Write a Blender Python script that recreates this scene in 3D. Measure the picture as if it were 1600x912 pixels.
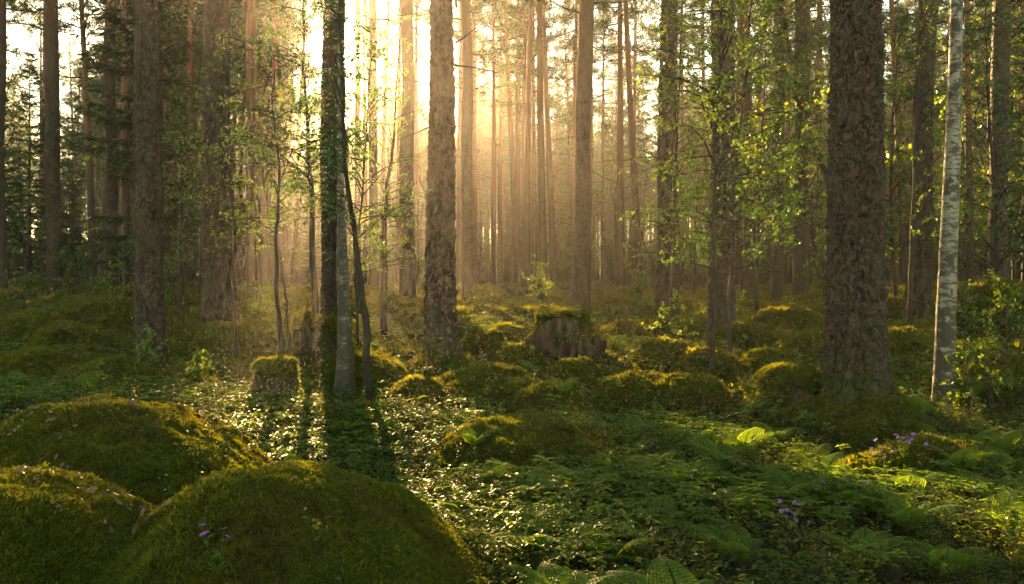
import bpy, math, random
import numpy as np
from mathutils import Vector, Euler

for o in list(bpy.data.objects):
    bpy.data.objects.remove(o)
S = bpy.context.scene
COL = S.collection
R = math.radians
rng = np.random.default_rng(7)

# ------------------------------------------------------------------ camera
W, Hh, F, HOR, EYE = 1600, 912, 1244.0, 440.0, 1.4     # photo size, focal length in photo px, horizon row, eye height
cam_d = bpy.data.cameras.new('camera'); cam = bpy.data.objects.new('camera', cam_d); COL.objects.link(cam)
cam.location = (0, 0, EYE); cam.rotation_euler = (R(90), 0, 0)
cam_d.sensor_width = 36; cam_d.lens = 36 * F / W
cam_d.shift_y = (HOR - Hh / 2) / W
cam_d.clip_start = 0.05; cam_d.clip_end = 3000
S.camera = cam

# ------------------------------------------------------------------ sun, sky, exposure
SUN_AZ = math.atan2((500 - 800) / F, 1.0)               # left of straight ahead
SUN_EL = math.atan2((HOR - 82) / F, math.hypot(1, (500 - 800) / F))
SDIR = Vector((math.sin(SUN_AZ) * math.cos(SUN_EL), math.cos(SUN_AZ) * math.cos(SUN_EL), math.sin(SUN_EL)))
sd = bpy.data.lights.new('sun', 'SUN'); sd.energy = 5.0; sd.angle = R(0.5); sd.color = (1.0, 0.60, 0.26)
sun = bpy.data.objects.new('sun', sd); COL.objects.link(sun)
sun.rotation_euler = SDIR.to_track_quat('Z', 'Y').to_euler()
w = bpy.data.worlds.new("World"); S.world = w; w.use_nodes = True
nt = w.node_tree; nt.nodes.clear()
def N(nt, t, **kw):
    n = nt.nodes.new(t)
    for k, v in kw.items():
        if k.startswith('i_'):
            n.inputs[k[2:].replace('_', ' ')].default_value = v
        else: setattr(n, k, v)
    return n
sky = N(nt, 'ShaderNodeTexSky', sky_type='NISHITA'); sky.sun_disc = False
sky.sun_elevation = SUN_EL; sky.sun_rotation = SUN_AZ
sky.air_density = 1.0; sky.dust_density = 0.25; sky.ozone_density = 1.0; sky.altitude = 0
# the sun's own disc and the bright haze close round it, part of the sky
tc = N(nt, 'ShaderNodeTexCoord')
dot = N(nt, 'ShaderNodeVectorMath', operation='DOT_PRODUCT'); dot.inputs[1].default_value = SDIR
nrm = N(nt, 'ShaderNodeVectorMath', operation='NORMALIZE')
nt.links.new(tc.outputs['Generated'], nrm.inputs[0]); nt.links.new(nrm.outputs[0], dot.inputs[0])
def mth(nt, op, a, b=None, c=None):
    n = nt.nodes.new('ShaderNodeMath'); n.operation = op
    for i, v in enumerate((a, b, c)):
        if v is None: continue
        if isinstance(v, (int, float)): n.inputs[i].default_value = v
        else: nt.links.new(v, n.inputs[i])
    return n.outputs[0]
d_ = mth(nt, 'MAXIMUM', dot.outputs['Value'], 0.0)
disc = mth(nt, 'MULTIPLY', mth(nt, 'GREATER_THAN', d_, math.cos(R(0.42))), 60.0)
au1 = mth(nt, 'MULTIPLY', mth(nt, 'POWER', d_, 1800.0), 3.0)
au2 = mth(nt, "MULTIPLY", mth(nt, "POWER", d_, 60.0), 0.03)
tot = mth(nt, 'ADD', mth(nt, 'ADD', disc, au1), au2)
bg1 = N(nt, 'ShaderNodeBackground'); bg1.inputs[1].default_value = 0.066
tint = N(nt, 'ShaderNodeMix', data_type='RGBA', blend_type='MULTIPLY'); tint.inputs[0].default_value = 1.0
tint.inputs[7].default_value = (1.0, 0.77, 0.47, 1)
nt.links.new(sky.outputs[0], tint.inputs[6]); nt.links.new(tint.outputs[2], bg1.inputs[0])
bg2 = N(nt, 'ShaderNodeBackground'); bg2.inputs[0].default_value = (1.0, 0.62, 0.28, 1)
nt.links.new(tot, bg2.inputs[1])
add = N(nt, 'ShaderNodeAddShader'); out = N(nt, 'ShaderNodeOutputWorld')
nt.links.new(bg1.outputs[0], add.inputs[0]); nt.links.new(bg2.outputs[0], add.inputs[1])
nt.links.new(add.outputs[0], out.inputs[0])
w.cycles.sampling_method = 'MANUAL'; w.cycles.sample_map_resolution = 1024
S.view_settings.view_transform = 'Standard'; S.view_settings.look = 'None'
S.view_settings.exposure = 3.15; S.view_settings.gamma = 1.0
HAZE_DENSITY, HAZE_G = 0.0010, 0.74
c = S.cycles
c.max_bounces = 5; c.diffuse_bounces = 3; c.glossy_bounces = 2; c.transmission_bounces = 2; c.volume_bounces = 1
c.transparent_max_bounces = 4; c.sample_clamp_indirect = 3.0; c.sample_clamp_direct = 12.0
c.use_denoising = True; c.denoiser = 'OPENIMAGEDENOISE'; c.denoising_input_passes = 'RGB_ALBEDO_NORMAL'
c.use_adaptive_sampling = True; c.adaptive_threshold = 0.02
c.caustics_reflective = False; c.caustics_refractive = False
c.filter_width = 1.4

# ------------------------------------------------------------------ small tools
def px(x, y, d):
    return np.array(((x - 800) / F * d, d, EYE - (y - HOR) / F * d))

def tag(o, label=None, cat=None, group=None, kind=None):
    if label: o['label'] = label
    if cat: o['category'] = cat
    if group: o['group'] = group
    if kind: o['kind'] = kind
    return o

def mesh_np(name, V, faces, mats=(), tint=None, smooth=False, mat_idx=None):
    """faces: list of (n,3)/(n,4) int arrays"""
    V = np.asarray(V, np.float32)
    me = bpy.data.meshes.new(name)
    faces = [np.asarray(f, np.int32) for f in faces if len(f)]
    nl = sum(f.size for f in faces); nf = sum(len(f) for f in faces)
    me.vertices.add(len(V)); me.vertices.foreach_set('co', V.ravel())
    me.loops.add(nl); me.polygons.add(nf)
    me.loops.foreach_set('vertex_index', np.concatenate([f.ravel() for f in faces]))
    tot = np.concatenate([np.full(len(f), f.shape[1], np.int32) for f in faces])
    st = np.concatenate([[0], np.cumsum(tot)[:-1]]).astype(np.int32)
    me.polygons.foreach_set('loop_start', st)
    me.polygons.foreach_set('loop_total', tot)
    if smooth: me.polygons.foreach_set('use_smooth', np.ones(nf, bool))
    for m in mats: me.materials.append(m)
    if mat_idx is not None: me.polygons.foreach_set('material_index', np.asarray(mat_idx, np.int32))
    if tint is not None:
        a = me.attributes.new('tint', 'FLOAT', 'POINT'); a.data.foreach_set('value', np.asarray(tint, np.float32))
    me.update(calc_edges=True)
    return me

def link(name, me, parent=None, loc=(0, 0, 0), rz=0, sc=1.0):
    o = bpy.data.objects.new(name, me); COL.objects.link(o)
    o.location = loc; o.rotation_euler = (0, 0, rz)
    if sc != 1.0: o.scale = (sc, sc, sc)
    if parent is not None: o.parent = parent
    return o

def root(name, loc=(0, 0, 0), rz=0):
    return link(name, None, None, loc, rz)

class Geo:
    def __init__(s): s.V = []; s.T = []; s.F = []; s.M = []; s.n = 0
    def add(s, V, F, tint=0.5, mat=0):
        V = np.asarray(V, float).reshape(-1, 3); F = np.asarray(F, int)
        s.V.append(V); s.F.append(F + s.n); s.n += len(V)
        s.T.append(np.broadcast_to(np.asarray(tint, float), (len(V),)))
        s.M.append(np.full(len(F), mat))
    def mesh(s, name, mats, smooth=False):
        by = {}
        for f, m in zip(s.F, s.M): by.setdefault(f.shape[1], []).append((f, m))
        fs, ms = [], []
        for k in by:
            fs.append(np.concatenate([a for a, _ in by[k]])); ms.append(np.concatenate([b for _, b in by[k]]))
        return mesh_np(name, np.concatenate(s.V), fs, mats, np.concatenate(s.T), smooth, np.concatenate(ms))

def hash3(ix, iy, iz, k=0):
    h = (ix.astype(np.int64) * 374761393 + iy.astype(np.int64) * 668265263 + iz.astype(np.int64) * 2147483647 + k * 974711) & 0xffffffff
    h = ((h ^ (h >> 13)) * 1274126177) & 0xffffffff
    h = ((h ^ (h >> 16)) * 2246822519) & 0xffffffff
    return ((h ^ (h >> 15)) & 0xffffff) / 16777216.0

def vnoise(P, k=0):
    P = np.asarray(P, float); i = np.floor(P); f = P - i; f = f * f * (3 - 2 * f); i = i.astype(np.int64)
    r = 0
    for dx in (0, 1):
        for dy in (0, 1):
            for dz in (0, 1):
                wgt = (f[:, 0] if dx else 1 - f[:, 0]) * (f[:, 1] if dy else 1 - f[:, 1]) * (f[:, 2] if dz else 1 - f[:, 2])
                r = r + wgt * hash3(i[:, 0] + dx, i[:, 1] + dy, i[:, 2] + dz, k)
    return r * 2 - 1

def fbm(P, oct=4, k=0, gain=0.5):
    P = np.asarray(P, float); r = 0; a = 1
    for o in range(oct):
        r = r + a * vnoise(P * 2.03 ** o + o * 17.3, k + o); a *= gain
    return r

def worley(P, k=0):
    P = np.asarray(P, float); i = np.floor(P).astype(np.int64)
    f1 = np.full(len(P), 9.0); f2 = np.full(len(P), 9.0); cid = np.zeros(len(P))
    for dx in (-1, 0, 1):
        for dy in (-1, 0, 1):
            for dz in (-1, 0, 1):
                a, b, c_ = i[:, 0] + dx, i[:, 1] + dy, i[:, 2] + dz
                q = np.stack([a + hash3(a, b, c_, k + 1), b + hash3(a, b, c_, k + 2), c_ + hash3(a, b, c_, k + 3)], 1)
                d = np.linalg.norm(P - q, axis=1); idv = hash3(a, b, c_, k + 4)
                new = d < f1
                f2 = np.where(new, f1, np.minimum(f2, d)); cid = np.where(new, idv, cid); f1 = np.where(new, d, f1)
    return f1, f2, cid

def P3(x, y, z=0.0):
    x = np.asarray(x, float); return np.stack([x, np.broadcast_to(y, x.shape), np.broadcast_to(z, x.shape)], 1)

def unit(v):
    v = np.asarray(v, float); return v / (np.linalg.norm(v, axis=-1, keepdims=True) + 1e-9)

def tube(geo, pts, rad, seg=6, tint=0.5, mat=0, cap=False):
    pts = np.asarray(pts, float); n = len(pts); rad = np.broadcast_to(rad, (n,))
    t = np.gradient(pts, axis=0); t = unit(t)
    ref = np.array((0, 1.0, 0)) if abs(t[0, 1]) < 0.8 else np.array((1.0, 0, 0))
    a = unit(np.cross(t, ref)); b = np.cross(t, a)
    th = np.arange(seg) / seg * 2 * np.pi
    V = pts[:, None] + rad[:, None, None] * (np.cos(th)[None, :, None] * a[:, None] + np.sin(th)[None, :, None] * b[:, None])
    i = np.arange(n - 1)[:, None] * seg; j = np.arange(seg)[None]; j2 = (j + 1) % seg
    Fq = np.stack([i + j, i + j2, i + seg + j2, i + seg + j], -1).reshape(-1, 4)
    geo.add(V.reshape(-1, 3), Fq, tint, mat)

def leaves(geo, C, D, U, L, Wd, tint, mat=0, six=False, fold=0.25, droop=0.0):
    """C base points, D pointing direction, U up, L length, Wd width: one folded leaf each"""
    C = np.asarray(C, float); n = len(C)
    if n == 0: return
    D = unit(D); S_ = unit(np.cross(D, U)); Un = np.cross(S_, D)
    L = np.broadcast_to(L, (n,))[:, None]; Wd = np.broadcast_to(Wd, (n,))[:, None]; tint = np.broadcast_to(tint, (n,))
    if six:
        V = np.stack([C, C + D * L * .32 + S_ * Wd * .46 + Un * Wd * fold, C + D * L * .68 + S_ * Wd * .42 + Un * (Wd * fold - L * droop * .5),
                      C + D * L - Un * L * droop, C + D * L * .68 - S_ * Wd * .42 + Un * (Wd * fold - L * droop * .5),
                      C + D * L * .32 - S_ * Wd * .46 + Un * Wd * fold], 1)
        k = 6; T = np.array([(0, 1, 2), (0, 2, 3), (0, 3, 4), (0, 4, 5)])
    else:
        V = np.stack([C, C + D * L * .45 + S_ * Wd * .5 + Un * Wd * fold, C + D * L - Un * L * droop, C + D * L * .45 - S_ * Wd * .5 + Un * Wd * fold], 1)
        k = 4; T = np.array([(0, 1, 2), (0, 2, 3)])
    Fi = (np.arange(n)[:, None, None] * k + T[None]).reshape(-1, 3)
    geo.add(V.reshape(-1, 3), Fi, np.repeat(tint, k), mat)

def rdir(n, r=rng):
    return unit(r.normal(size=(n, 3)))

# ------------------------------------------------------------------ materials
def mat(name):
    m = bpy.data.materials.new(name); m.use_nodes = True; nt = m.node_tree; nt.nodes.clear()
    return m, nt, nt.nodes.new('ShaderNodeOutputMaterial')
def ramp(nt, fac, stops):
    r = nt.nodes.new('ShaderNodeValToRGB'); cr = r.color_ramp
    while len(cr.elements) < len(stops): cr.elements.new(0.5)
    for e, (p, col) in zip(cr.elements, stops): e.position = p; e.color = (*col, 1)
    nt.links.new(fac, r.inputs[0]); return r.outputs[0]
def attr(nt, n):
    a = nt.nodes.new('ShaderNodeAttribute'); a.attribute_name = n; return a.outputs['Fac']
def noise(nt, scale, detail=3, vec=None, rough=0.55):
    n = nt.nodes.new('ShaderNodeTexNoise'); n.inputs['Scale'].default_value = scale; n.inputs['Detail'].default_value = detail
    n.inputs['Roughness'].default_value = rough
    if vec is not None: nt.links.new(vec, n.inputs['Vector'])
    return n.outputs['Fac']
def coord(nt, scale=(1, 1, 1), kind='Object'):
    t = nt.nodes.new('ShaderNodeTexCoord'); m = nt.nodes.new('ShaderNodeMapping'); m.inputs['Scale'].default_value = scale
    nt.links.new(t.outputs[kind], m.inputs[0]); return m.outputs[0]
def bump(nt, h, strength=0.5, dist=0.02):
    b = nt.nodes.new('ShaderNodeBump'); b.inputs['Strength'].default_value = strength; b.inputs['Distance'].default_value = dist
    nt.links.new(h, b.inputs['Height']); return b.outputs[0]
def mixc(nt, f, a, b):
    m = nt.nodes.new('ShaderNodeMix'); m.data_type = 'RGBA'
    for k, v in ((0, f), (6, a), (7, b)):
        if isinstance(v, (int, float)): m.inputs[k].default_value = v
        elif isinstance(v, tuple): m.inputs[k].default_value = (*v, 1)
        else: nt.links.new(v, m.inputs[k])
    return m.outputs[2]

def leaf_mat(name, lo, hi, tlo, thi, trans=0.5, gloss=0.08, rough=0.35, inst=False, patch=False):
    m, nt, o = mat(name)
    fac = attr(nt, 'tint')
    if inst:
        oi = nt.nodes.new('ShaderNodeObjectInfo')
        fac = mth(nt, 'ADD', mth(nt, 'MULTIPLY', fac, 0.5), mth(nt, 'MULTIPLY', oi.outputs['Random'], 0.5))
    dc = ramp(nt, fac, [(0, lo), (1, hi)]); tcx = ramp(nt, fac, [(0, tlo), (1, thi)])
    if patch:      # browner and darker colonies of moss, patch by patch
        gp = nt.nodes.new('ShaderNodeNewGeometry'); pn = noise(nt, 2.1, 4, gp.outputs['Position'], .65)
        pf_ = ramp(nt, pn, [(0.48, (0, 0, 0)), (0.66, (.7, .7, .7))]); dc = mixc(nt, pf_, dc, (.06, .06, .015)); tcx = mixc(nt, pf_, tcx, (.24, .19, .02))
    d = nt.nodes.new('ShaderNodeBsdfDiffuse'); nt.links.new(dc, d.inputs[0])
    t = nt.nodes.new('ShaderNodeBsdfTranslucent'); nt.links.new(tcx, t.inputs[0])
    mx = nt.nodes.new('ShaderNodeMixShader'); mx.inputs[0].default_value = trans
    nt.links.new(d.outputs[0], mx.inputs[1]); nt.links.new(t.outputs[0], mx.inputs[2]); last = mx
    if gloss > 0:
        g = nt.nodes.new('ShaderNodeBsdfGlossy'); g.inputs['Roughness'].default_value = rough + .06
        g.inputs[0].default_value = (1, 1, 1, 1)
        lw = nt.nodes.new('ShaderNodeLayerWeight'); lw.inputs[0].default_value = 0.35
        f = mth(nt, 'ADD', mth(nt, 'MULTIPLY', lw.outputs['Fresnel'], gloss * 2.2), gloss * 0.25)
        mx2 = nt.nodes.new('ShaderNodeMixShader'); nt.links.new(f, mx2.inputs[0])
        nt.links.new(mx.outputs[0], mx2.inputs[1]); nt.links.new(g.outputs[0], mx2.inputs[2]); last = mx2
    nt.links.new(last.outputs[0], o.inputs[0]); return m

M = {}
M['bilberry'] = leaf_mat('bilberry leaf', (.034, .078, .008), (.085, .14, .010), (.12, .22, .006), (.34, .38, .008), .5, .045, .30, True)
M['herb'] = leaf_mat('herb leaf', (.045, .11, .010), (.10, .18, .012), (.15, .32, .008), (.34, .46, .010), .5, .05, .36, True)
M['fern'] = leaf_mat('fern leaf', (.05, .13, .010), (.11, .20, .012), (.20, .38, .008), (.38, .50, .010), .5, .05, .42)
M['birch_leaf'] = leaf_mat('birch leaf', (.03, .10, .010), (.07, .15, .012), (.16, .34, .010), (.40, .46, .012), .55, .06, .35)
M['dark_leaf'] = leaf_mat('rowan leaf', (.02, .07, .012), (.04, .11, .016), (.06, .20, .012), (.18, .32, .014), .5, .07, .35)
M['needle'] = leaf_mat('pine needle', (.025, .07, .02), (.055, .11, .025), (.07, .13, .02), (.16, .21, .025), .35, .05, .4)
M['spruce_needle'] = leaf_mat('spruce needle', (.018, .045, .018), (.045, .08, .022), (.05, .10, .02), (.12, .16, .02), .35, .04, .4)
M['moss'] = leaf_mat('moss', (.04, .075, .008), (.125, .155, .012), (.11, .16, .008), (.42, .38, .012), .45, .02, .5, True, True)
M['litter'] = leaf_mat('dry leaf', (.10, .06, .035), (.25, .16, .10), (.12, .06, .02), (.30, .18, .06), .3, .09, .35, True)
M['petal'] = leaf_mat('violet petal', (.16, .08, .42), (.30, .17, .62), (.20, .08, .5), (.35, .18, .7), .4, .02, .5)

def bark_mat(name, cols, scale=(1, 1, .35), moss=0.0, upper=None, bs=0.6, flk=0.0):
    m, nt, o = mat(name)
    v = coord(nt, scale); n1 = noise(nt, 10, 4, v); n2 = noise(nt, 60, 3, v)
    f = mth(nt, 'ADD', mth(nt, 'MULTIPLY', attr(nt, 'tint'), 0.65), mth(nt, 'MULTIPLY', n1, 0.35))
    col = ramp(nt, f, [(0.26, cols[0]), (0.5, cols[1]), (0.76, cols[2])])
    sep = nt.nodes.new('ShaderNodeSeparateXYZ'); t = nt.nodes.new('ShaderNodeTexCoord'); nt.links.new(t.outputs['Object'], sep.inputs[0])
    if upper:   # old pine bark turns thin and orange higher up
        f2 = nt.nodes.new('ShaderNodeMapRange'); f2.inputs[1].default_value = upper[0]; f2.inputs[2].default_value = upper[1]
        nt.links.new(sep.outputs[2], f2.inputs[0]); col = mixc(nt, f2.outputs[0], col, upper[2])
    wv = nt.nodes.new('ShaderNodeVectorMath'); wv.operation = 'MULTIPLY_ADD'; wn = nt.nodes.new('ShaderNodeTexNoise'); wn.inputs['Scale'].default_value = 9
    tco = coord(nt, (1, 1, .38)); nt.links.new(tco, wn.inputs[0]); nt.links.new(wn.outputs['Color'], wv.inputs[0]); wv.inputs[1].default_value = (.16, .16, .12); nt.links.new(tco, wv.inputs[2])
    v1 = nt.nodes.new('ShaderNodeTexVoronoi'); v1.inputs['Scale'].default_value = 46; nt.links.new(wv.outputs[0], v1.inputs['Vector'])
    v2 = nt.nodes.new('ShaderNodeTexVoronoi'); v2.feature = 'DISTANCE_TO_EDGE'; v2.inputs['Scale'].default_value = 46; nt.links.new(wv.outputs[0], v2.inputs['Vector'])
    sx = nt.nodes.new('ShaderNodeSeparateXYZ'); nt.links.new(v1.outputs['Color'], sx.inputs[0])
    col = mixc(nt, mth(nt, 'MULTIPLY', mth(nt, 'GREATER_THAN', sx.outputs[0], .62), flk), col, (.13, .088, .070))
    col = mixc(nt, mth(nt, 'MULTIPLY', mth(nt, 'GREATER_THAN', sx.outputs[1], .66), flk), col, (.10, .105, .075))
    col = mixc(nt, mth(nt, 'MULTIPLY', mth(nt, 'LESS_THAN', v2.outputs['Distance'], .07), flk), col, (.025, .018, .015))
    flh = mth(nt, 'MULTIPLY', mth(nt, 'MINIMUM', v2.outputs['Distance'], .16), 5.0 * flk); flh = mth(nt, 'ADD', flh, mth(nt, 'MULTIPLY', sx.outputs[2], 1.2 * flk))
    # grey green lichen and, near the foot, moss
    l = noise(nt, 5, 4, coord(nt, (1, 1, .6)), .6); lf = ramp(nt, l, [(0.50, (0, 0, 0)), (0.62, (.45, .45, .45))])
    col = mixc(nt, lf, col, (.085, .10, .06))
    if moss:
        mf = nt.nodes.new('ShaderNodeMapRange'); mf.inputs[1].default_value = moss; mf.inputs[2].default_value = 0.0
        nt.links.new(mth(nt, 'ADD', sep.outputs[2], mth(nt, 'MULTIPLY', mth(nt, 'SUBTRACT', l, 0.5), moss * 3)), mf.inputs[0])
        col = mixc(nt, mf.outputs[0], col, (.05, .07, .012))
    p = nt.nodes.new('ShaderNodeBsdfPrincipled'); nt.links.new(col, p.inputs['Base Color']); p.inputs['Roughness'].default_value = 0.78
    p.inputs['Specular IOR Level'].default_value = 0.3
    h = mth(nt, 'ADD', mth(nt, 'ADD', n1, mth(nt, 'MULTIPLY', n2, .5)), flh)
    nt.links.new(bump(nt, h, bs, 0.02), p.inputs['Normal'])
    nt.links.new(p.outputs[0], o.inputs[0]); return m
M['pine'] = bark_mat('pine bark', ((.013, .010, .008), (.043, .035, .028), (.105, .085, .07)), moss=0.45, upper=(5, 11, (.26, .13, .075)), flk=.42, bs=1.0)
M['pine_far'] = bark_mat('far pine bark', ((.024, .017, .012), (.052, .038, .028), (.10, .072, .052)), moss=0.5, upper=(4, 10, (.30, .15, .08)), bs=.4)
M['twig'] = bark_mat('twig bark', ((.02, .016, .012), (.04, .032, .025), (.075, .06, .045)), bs=.2)
M['stump'] = bark_mat('stump wood', ((.012, .009, .006), (.04, .028, .017), (.10, .07, .04)), scale=(1, 1, .25), bs=1.0)

def birch_mat(nm='birch bark', ca=(.15, .16, .115), cb=(.42, .42, .35)):
    m, nt, o = mat(nm)
    v = coord(nt, (1, 1, 4.0)); t = nt.nodes.new('ShaderNodeTexCoord')
    sep = nt.nodes.new('ShaderNodeSeparateXYZ'); nt.links.new(t.outputs['Object'], sep.inputs[0])
    n1 = noise(nt, 9, 4, v, .6); n2 = noise(nt, 5.5, 5, coord(nt, (1, 1, .9)), .7); n3 = noise(nt, 40, 2, v)
    low = nt.nodes.new('ShaderNodeMapRange'); low.inputs[1].default_value = 0.1; low.inputs[2].default_value = 1.6; low.inputs[3].default_value = .09; low.inputs[4].default_value = 0.0
    nt.links.new(sep.outputs[2], low.inputs[0])
    base = ramp(nt, mth(nt, 'ADD', mth(nt, 'MULTIPLY', n3, .4), mth(nt, 'MULTIPLY', noise(nt, 4.5, 5, None, .7), .6)), [(0.38, ca), (0.62, cb)])
    dash = ramp(nt, mth(nt, 'ADD', n1, low.outputs[0]), [(0.50, (0, 0, 0)), (0.57, (.95, .95, .95))])
    blot = ramp(nt, mth(nt, 'ADD', n2, mth(nt, 'MULTIPLY', low.outputs[0], 1.1)), [(0.50, (0, 0, 0)), (0.56, (1, 1, 1))])
    col = mixc(nt, dash, base, (.07, .06, .05)); col = mixc(nt, blot, col, (.045, .045, .03))
    p = nt.nodes.new('ShaderNodeBsdfPrincipled'); nt.links.new(col, p.inputs['Base Color']); p.inputs['Roughness'].default_value = 0.6
    nt.links.new(bump(nt, mth(nt, 'ADD', n1, n2), .5, .012), p.inputs['Normal'])
    nt.links.new(p.outputs[0], o.inputs[0]); return m
M['birch'] = birch_mat(); M['grey_birch'] = birch_mat('grey birch bark', (.07, .065, .05), (.30, .285, .235))

def ground_mat(name, cols, sc=1.0):
    m, nt, o = mat(name)
    v = coord(nt); n1 = noise(nt, 1.3 * sc, 5, v, .6); n2 = noise(nt, 22 * sc, 4, v, .7); n3 = noise(nt, 120, 2, v)
    f = mth(nt, 'ADD', mth(nt, 'MULTIPLY', n1, .6), mth(nt, 'MULTIPLY', n2, .4))
    col = ramp(nt, f, cols)
    p = nt.nodes.new('ShaderNodeBsdfPrincipled'); nt.links.new(col, p.inputs['Base Color']); p.inputs['Roughness'].default_value = 0.95
    p.inputs['Specular IOR Level'].default_value = 0.1
    nt.links.new(bump(nt, mth(nt, 'ADD', n2, mth(nt, 'MULTIPLY', n3, .6)), 1.0, .03), p.inputs['Normal'])
    nt.links.new(p.outputs[0], o.inputs[0]); return m
M['ground'] = ground_mat('forest floor', [(0.30, (.035, .025, .014)), (0.45, (.04, .045, .012)), (0.6, (.065, .075, .014)), (0.75, (.08, .06, .03))])
M['mound'] = ground_mat('moss bed', [(0.30, (.035, .04, .008)), (0.5, (.055, .07, .01)), (0.72, (.09, .095, .014))], 1.6)

# ------------------------------------------------------------------ the lie of the land
# mounds: crest px x, px y, distance, half width px, height m, depth ratio, flatness, label, kind
MOUNDS = [
 (168, 628, 4.2, 430, .85, .9, 1.8, 'largest mossy boulder, a broad green hump with its crest under the dark pine'),
 (30, 748, 2.9, 360, .68, 1.0, 2.0, 'low mossy boulder cut by the bottom left corner, dry leaves along its crest'),
 (445, 733, 3.1, 385, .72, 1.0, 2.1, 'smooth round mossy boulder nearest the camera, one violet flower on its left flank'),
 (812, 655, 6.6, 135, .32, 1.0, 2.2, 'low mossy hummock with a golden rim in the middle of the leafy slope'),
 (762, 572, 9.6, 118, .36, .9, 2.0, 'wide mossy hummock just below the pine in the middle'),
 (655, 592, 9.3, 60, .20, .9, 2.0, 'small sunlit moss hummock beside the path of bright leaves'),
 (692, 556, 12.0, 62, .20, .9, 2.2, 'moss collar that the middle pine stands on'),
 (562, 553, 10.9, 95, .40, .9, 2.3, 'mossy boulder between the young birch and the thin dark leaning stem'),
 (358, 506, 13.6, 100, .50, .8, 2.2, 'mossy dome in front of the thick pine left of the sun'),
 (168, 466, 17.0, 85, .50, .8, 2.2, 'far mossy hump left of the dark pine, beyond the shrubs'),
 (52, 488, 15.5, 60, .30, .8, 2.0, 'low far hump near the left edge under the slim pines'),
 (1345, 617, 7.4, 150, .36, .9, 2.4, 'bright green moss bank round the foot of the biggest pine'),
 (1432, 682, 5.7, 118, .36, .9, 2.0, 'mossy mound topped with violet flowers beside the white birch'),
 (1232, 480, 16.0, 62, .35, .8, 2.0, 'sunlit hummock in front of the pair of pines left of the biggest one'),
 (1165, 505, 13.2, 50, .28, .8, 2.0, 'golden hummock right of the leafy clad pine'),
 (1262, 522, 12.2, 55, .30, .8, 2.0, 'shaded hummock tucked behind the mossy round stump'),
 (1050, 531, 11.6, 58, .33, .8, 2.2, 'leafy hummock in the middle of the clearing right of the flat stump'),
 (1045, 496, 15.5, 60, .30, .8, 2.0, 'hummock at the foot of the pine right of the flat stump'),
 (1077, 587, 8.7, 68, .40, .9, 2.6, 'dark mossy boulder under the thin black sapling'),
 (746, 523, 13.6, 38, .30, .8, 2.4, 'small steep hummock right behind the middle pine'),
 (640, 512, 16.5, 55, .22, .8, 2.0, 'hazy hummock in the sunbeam left of the middle pine'),
 (1552, 441, 13.5, 66, .75, .9, 2.6, 'dark rounded boulder high on the right bank'),
 (1405, 515, 12.5, 60, .30, .8, 2.0, 'shaded hummock between the biggest pine and the birch'),
 (905, 560, 10.4, 60, .30, .9, 2.2, 'hummock on the slope below the right side of the flat stump'),
 (985, 585, 8.8, 45, .24, .9, 2.2, 'small hummock left of the dark mossy boulder'),
 (860, 600, 8.4, 60, .26, .9, 2.0, 'leafy hummock above the golden rimmed one'),
 (1110, 545, 11.0, 50, .30, .9, 2.3, 'hummock at the foot of the leafy clad pine'),
 (1198, 548, 10.6, 46, .28, .9, 2.2, 'sunlit hummock just above the round shaggy stump'),
 (1300, 478, 17.0, 45, .34, .9, 2.2, 'far hummock half hidden by the biggest pine'),
 (980, 503, 16.0, 48, .30, .9, 2.2, 'golden hummock right of the flat stump in the full light'),
 (790, 508, 15.5, 46, .30, .9, 2.2, 'hummock left of the flat stump in the haze'),
 (812, 545, 12.0, 44, .26, .9, 2.2, 'low hummock below the left side of the flat stump'),
 (430, 520, 13.5, 50, .26, .9, 2.0, 'sunny hummock right of the mossy dome'),
 (290, 575, 9.8, 62, .30, .9, 2.0, 'lit hummock in front of the mossy dome, right of the dark pine'),
 (170, 560, 10.2, 70, .26, .9, 2.0, 'low shrubby hummock left of the dark pine foot'),
 (60, 545, 11.0, 70, .28, .9, 2.0, 'low shrubby hummock near the left edge'),
 (110, 505, 14.0, 55, .30, .9, 2.0, 'far hummock below the slim second pine'),
 (1480, 575, 9.5, 66, .32, .9, 2.2, 'green hummock behind the birch'),
 (1340, 560, 10.2, 60, .26, .9, 2.0, 'hummock hidden behind the foot of the biggest pine'),
 (540, 475, 20.0, 50, .35, .9, 2.2, 'far glowing hummock behind the dark stump'),
 (870, 462, 27.0, 45, .45, .9, 2.2, 'far hummock in the brightest haze behind the leaning grey pine'),
 (505, 496, 13.0, 36, .42, .9, 3.5, 'square shouldered mossy block behind the young birch'),
 (1580, 560, 8.5, 90, .40, .9, 2.0, 'dark overgrown bank at the right edge'),
]
class Mound: pass
MO = []
for (mx_, my_, d, hw, h, dr, p, lab) in MOUNDS:
    m = Mound(); c_ = px(mx_, my_, d); m.x, m.y, m.z = c_; m.h = h * (1.0 if d < 5 else 1.55); m.rx = hw * (1.0 if d < 5 else 1.3) * d / F; m.ry = m.rx * dr; m.p = p; m.lab = lab; m.d = d
    MO.append(m)
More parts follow.
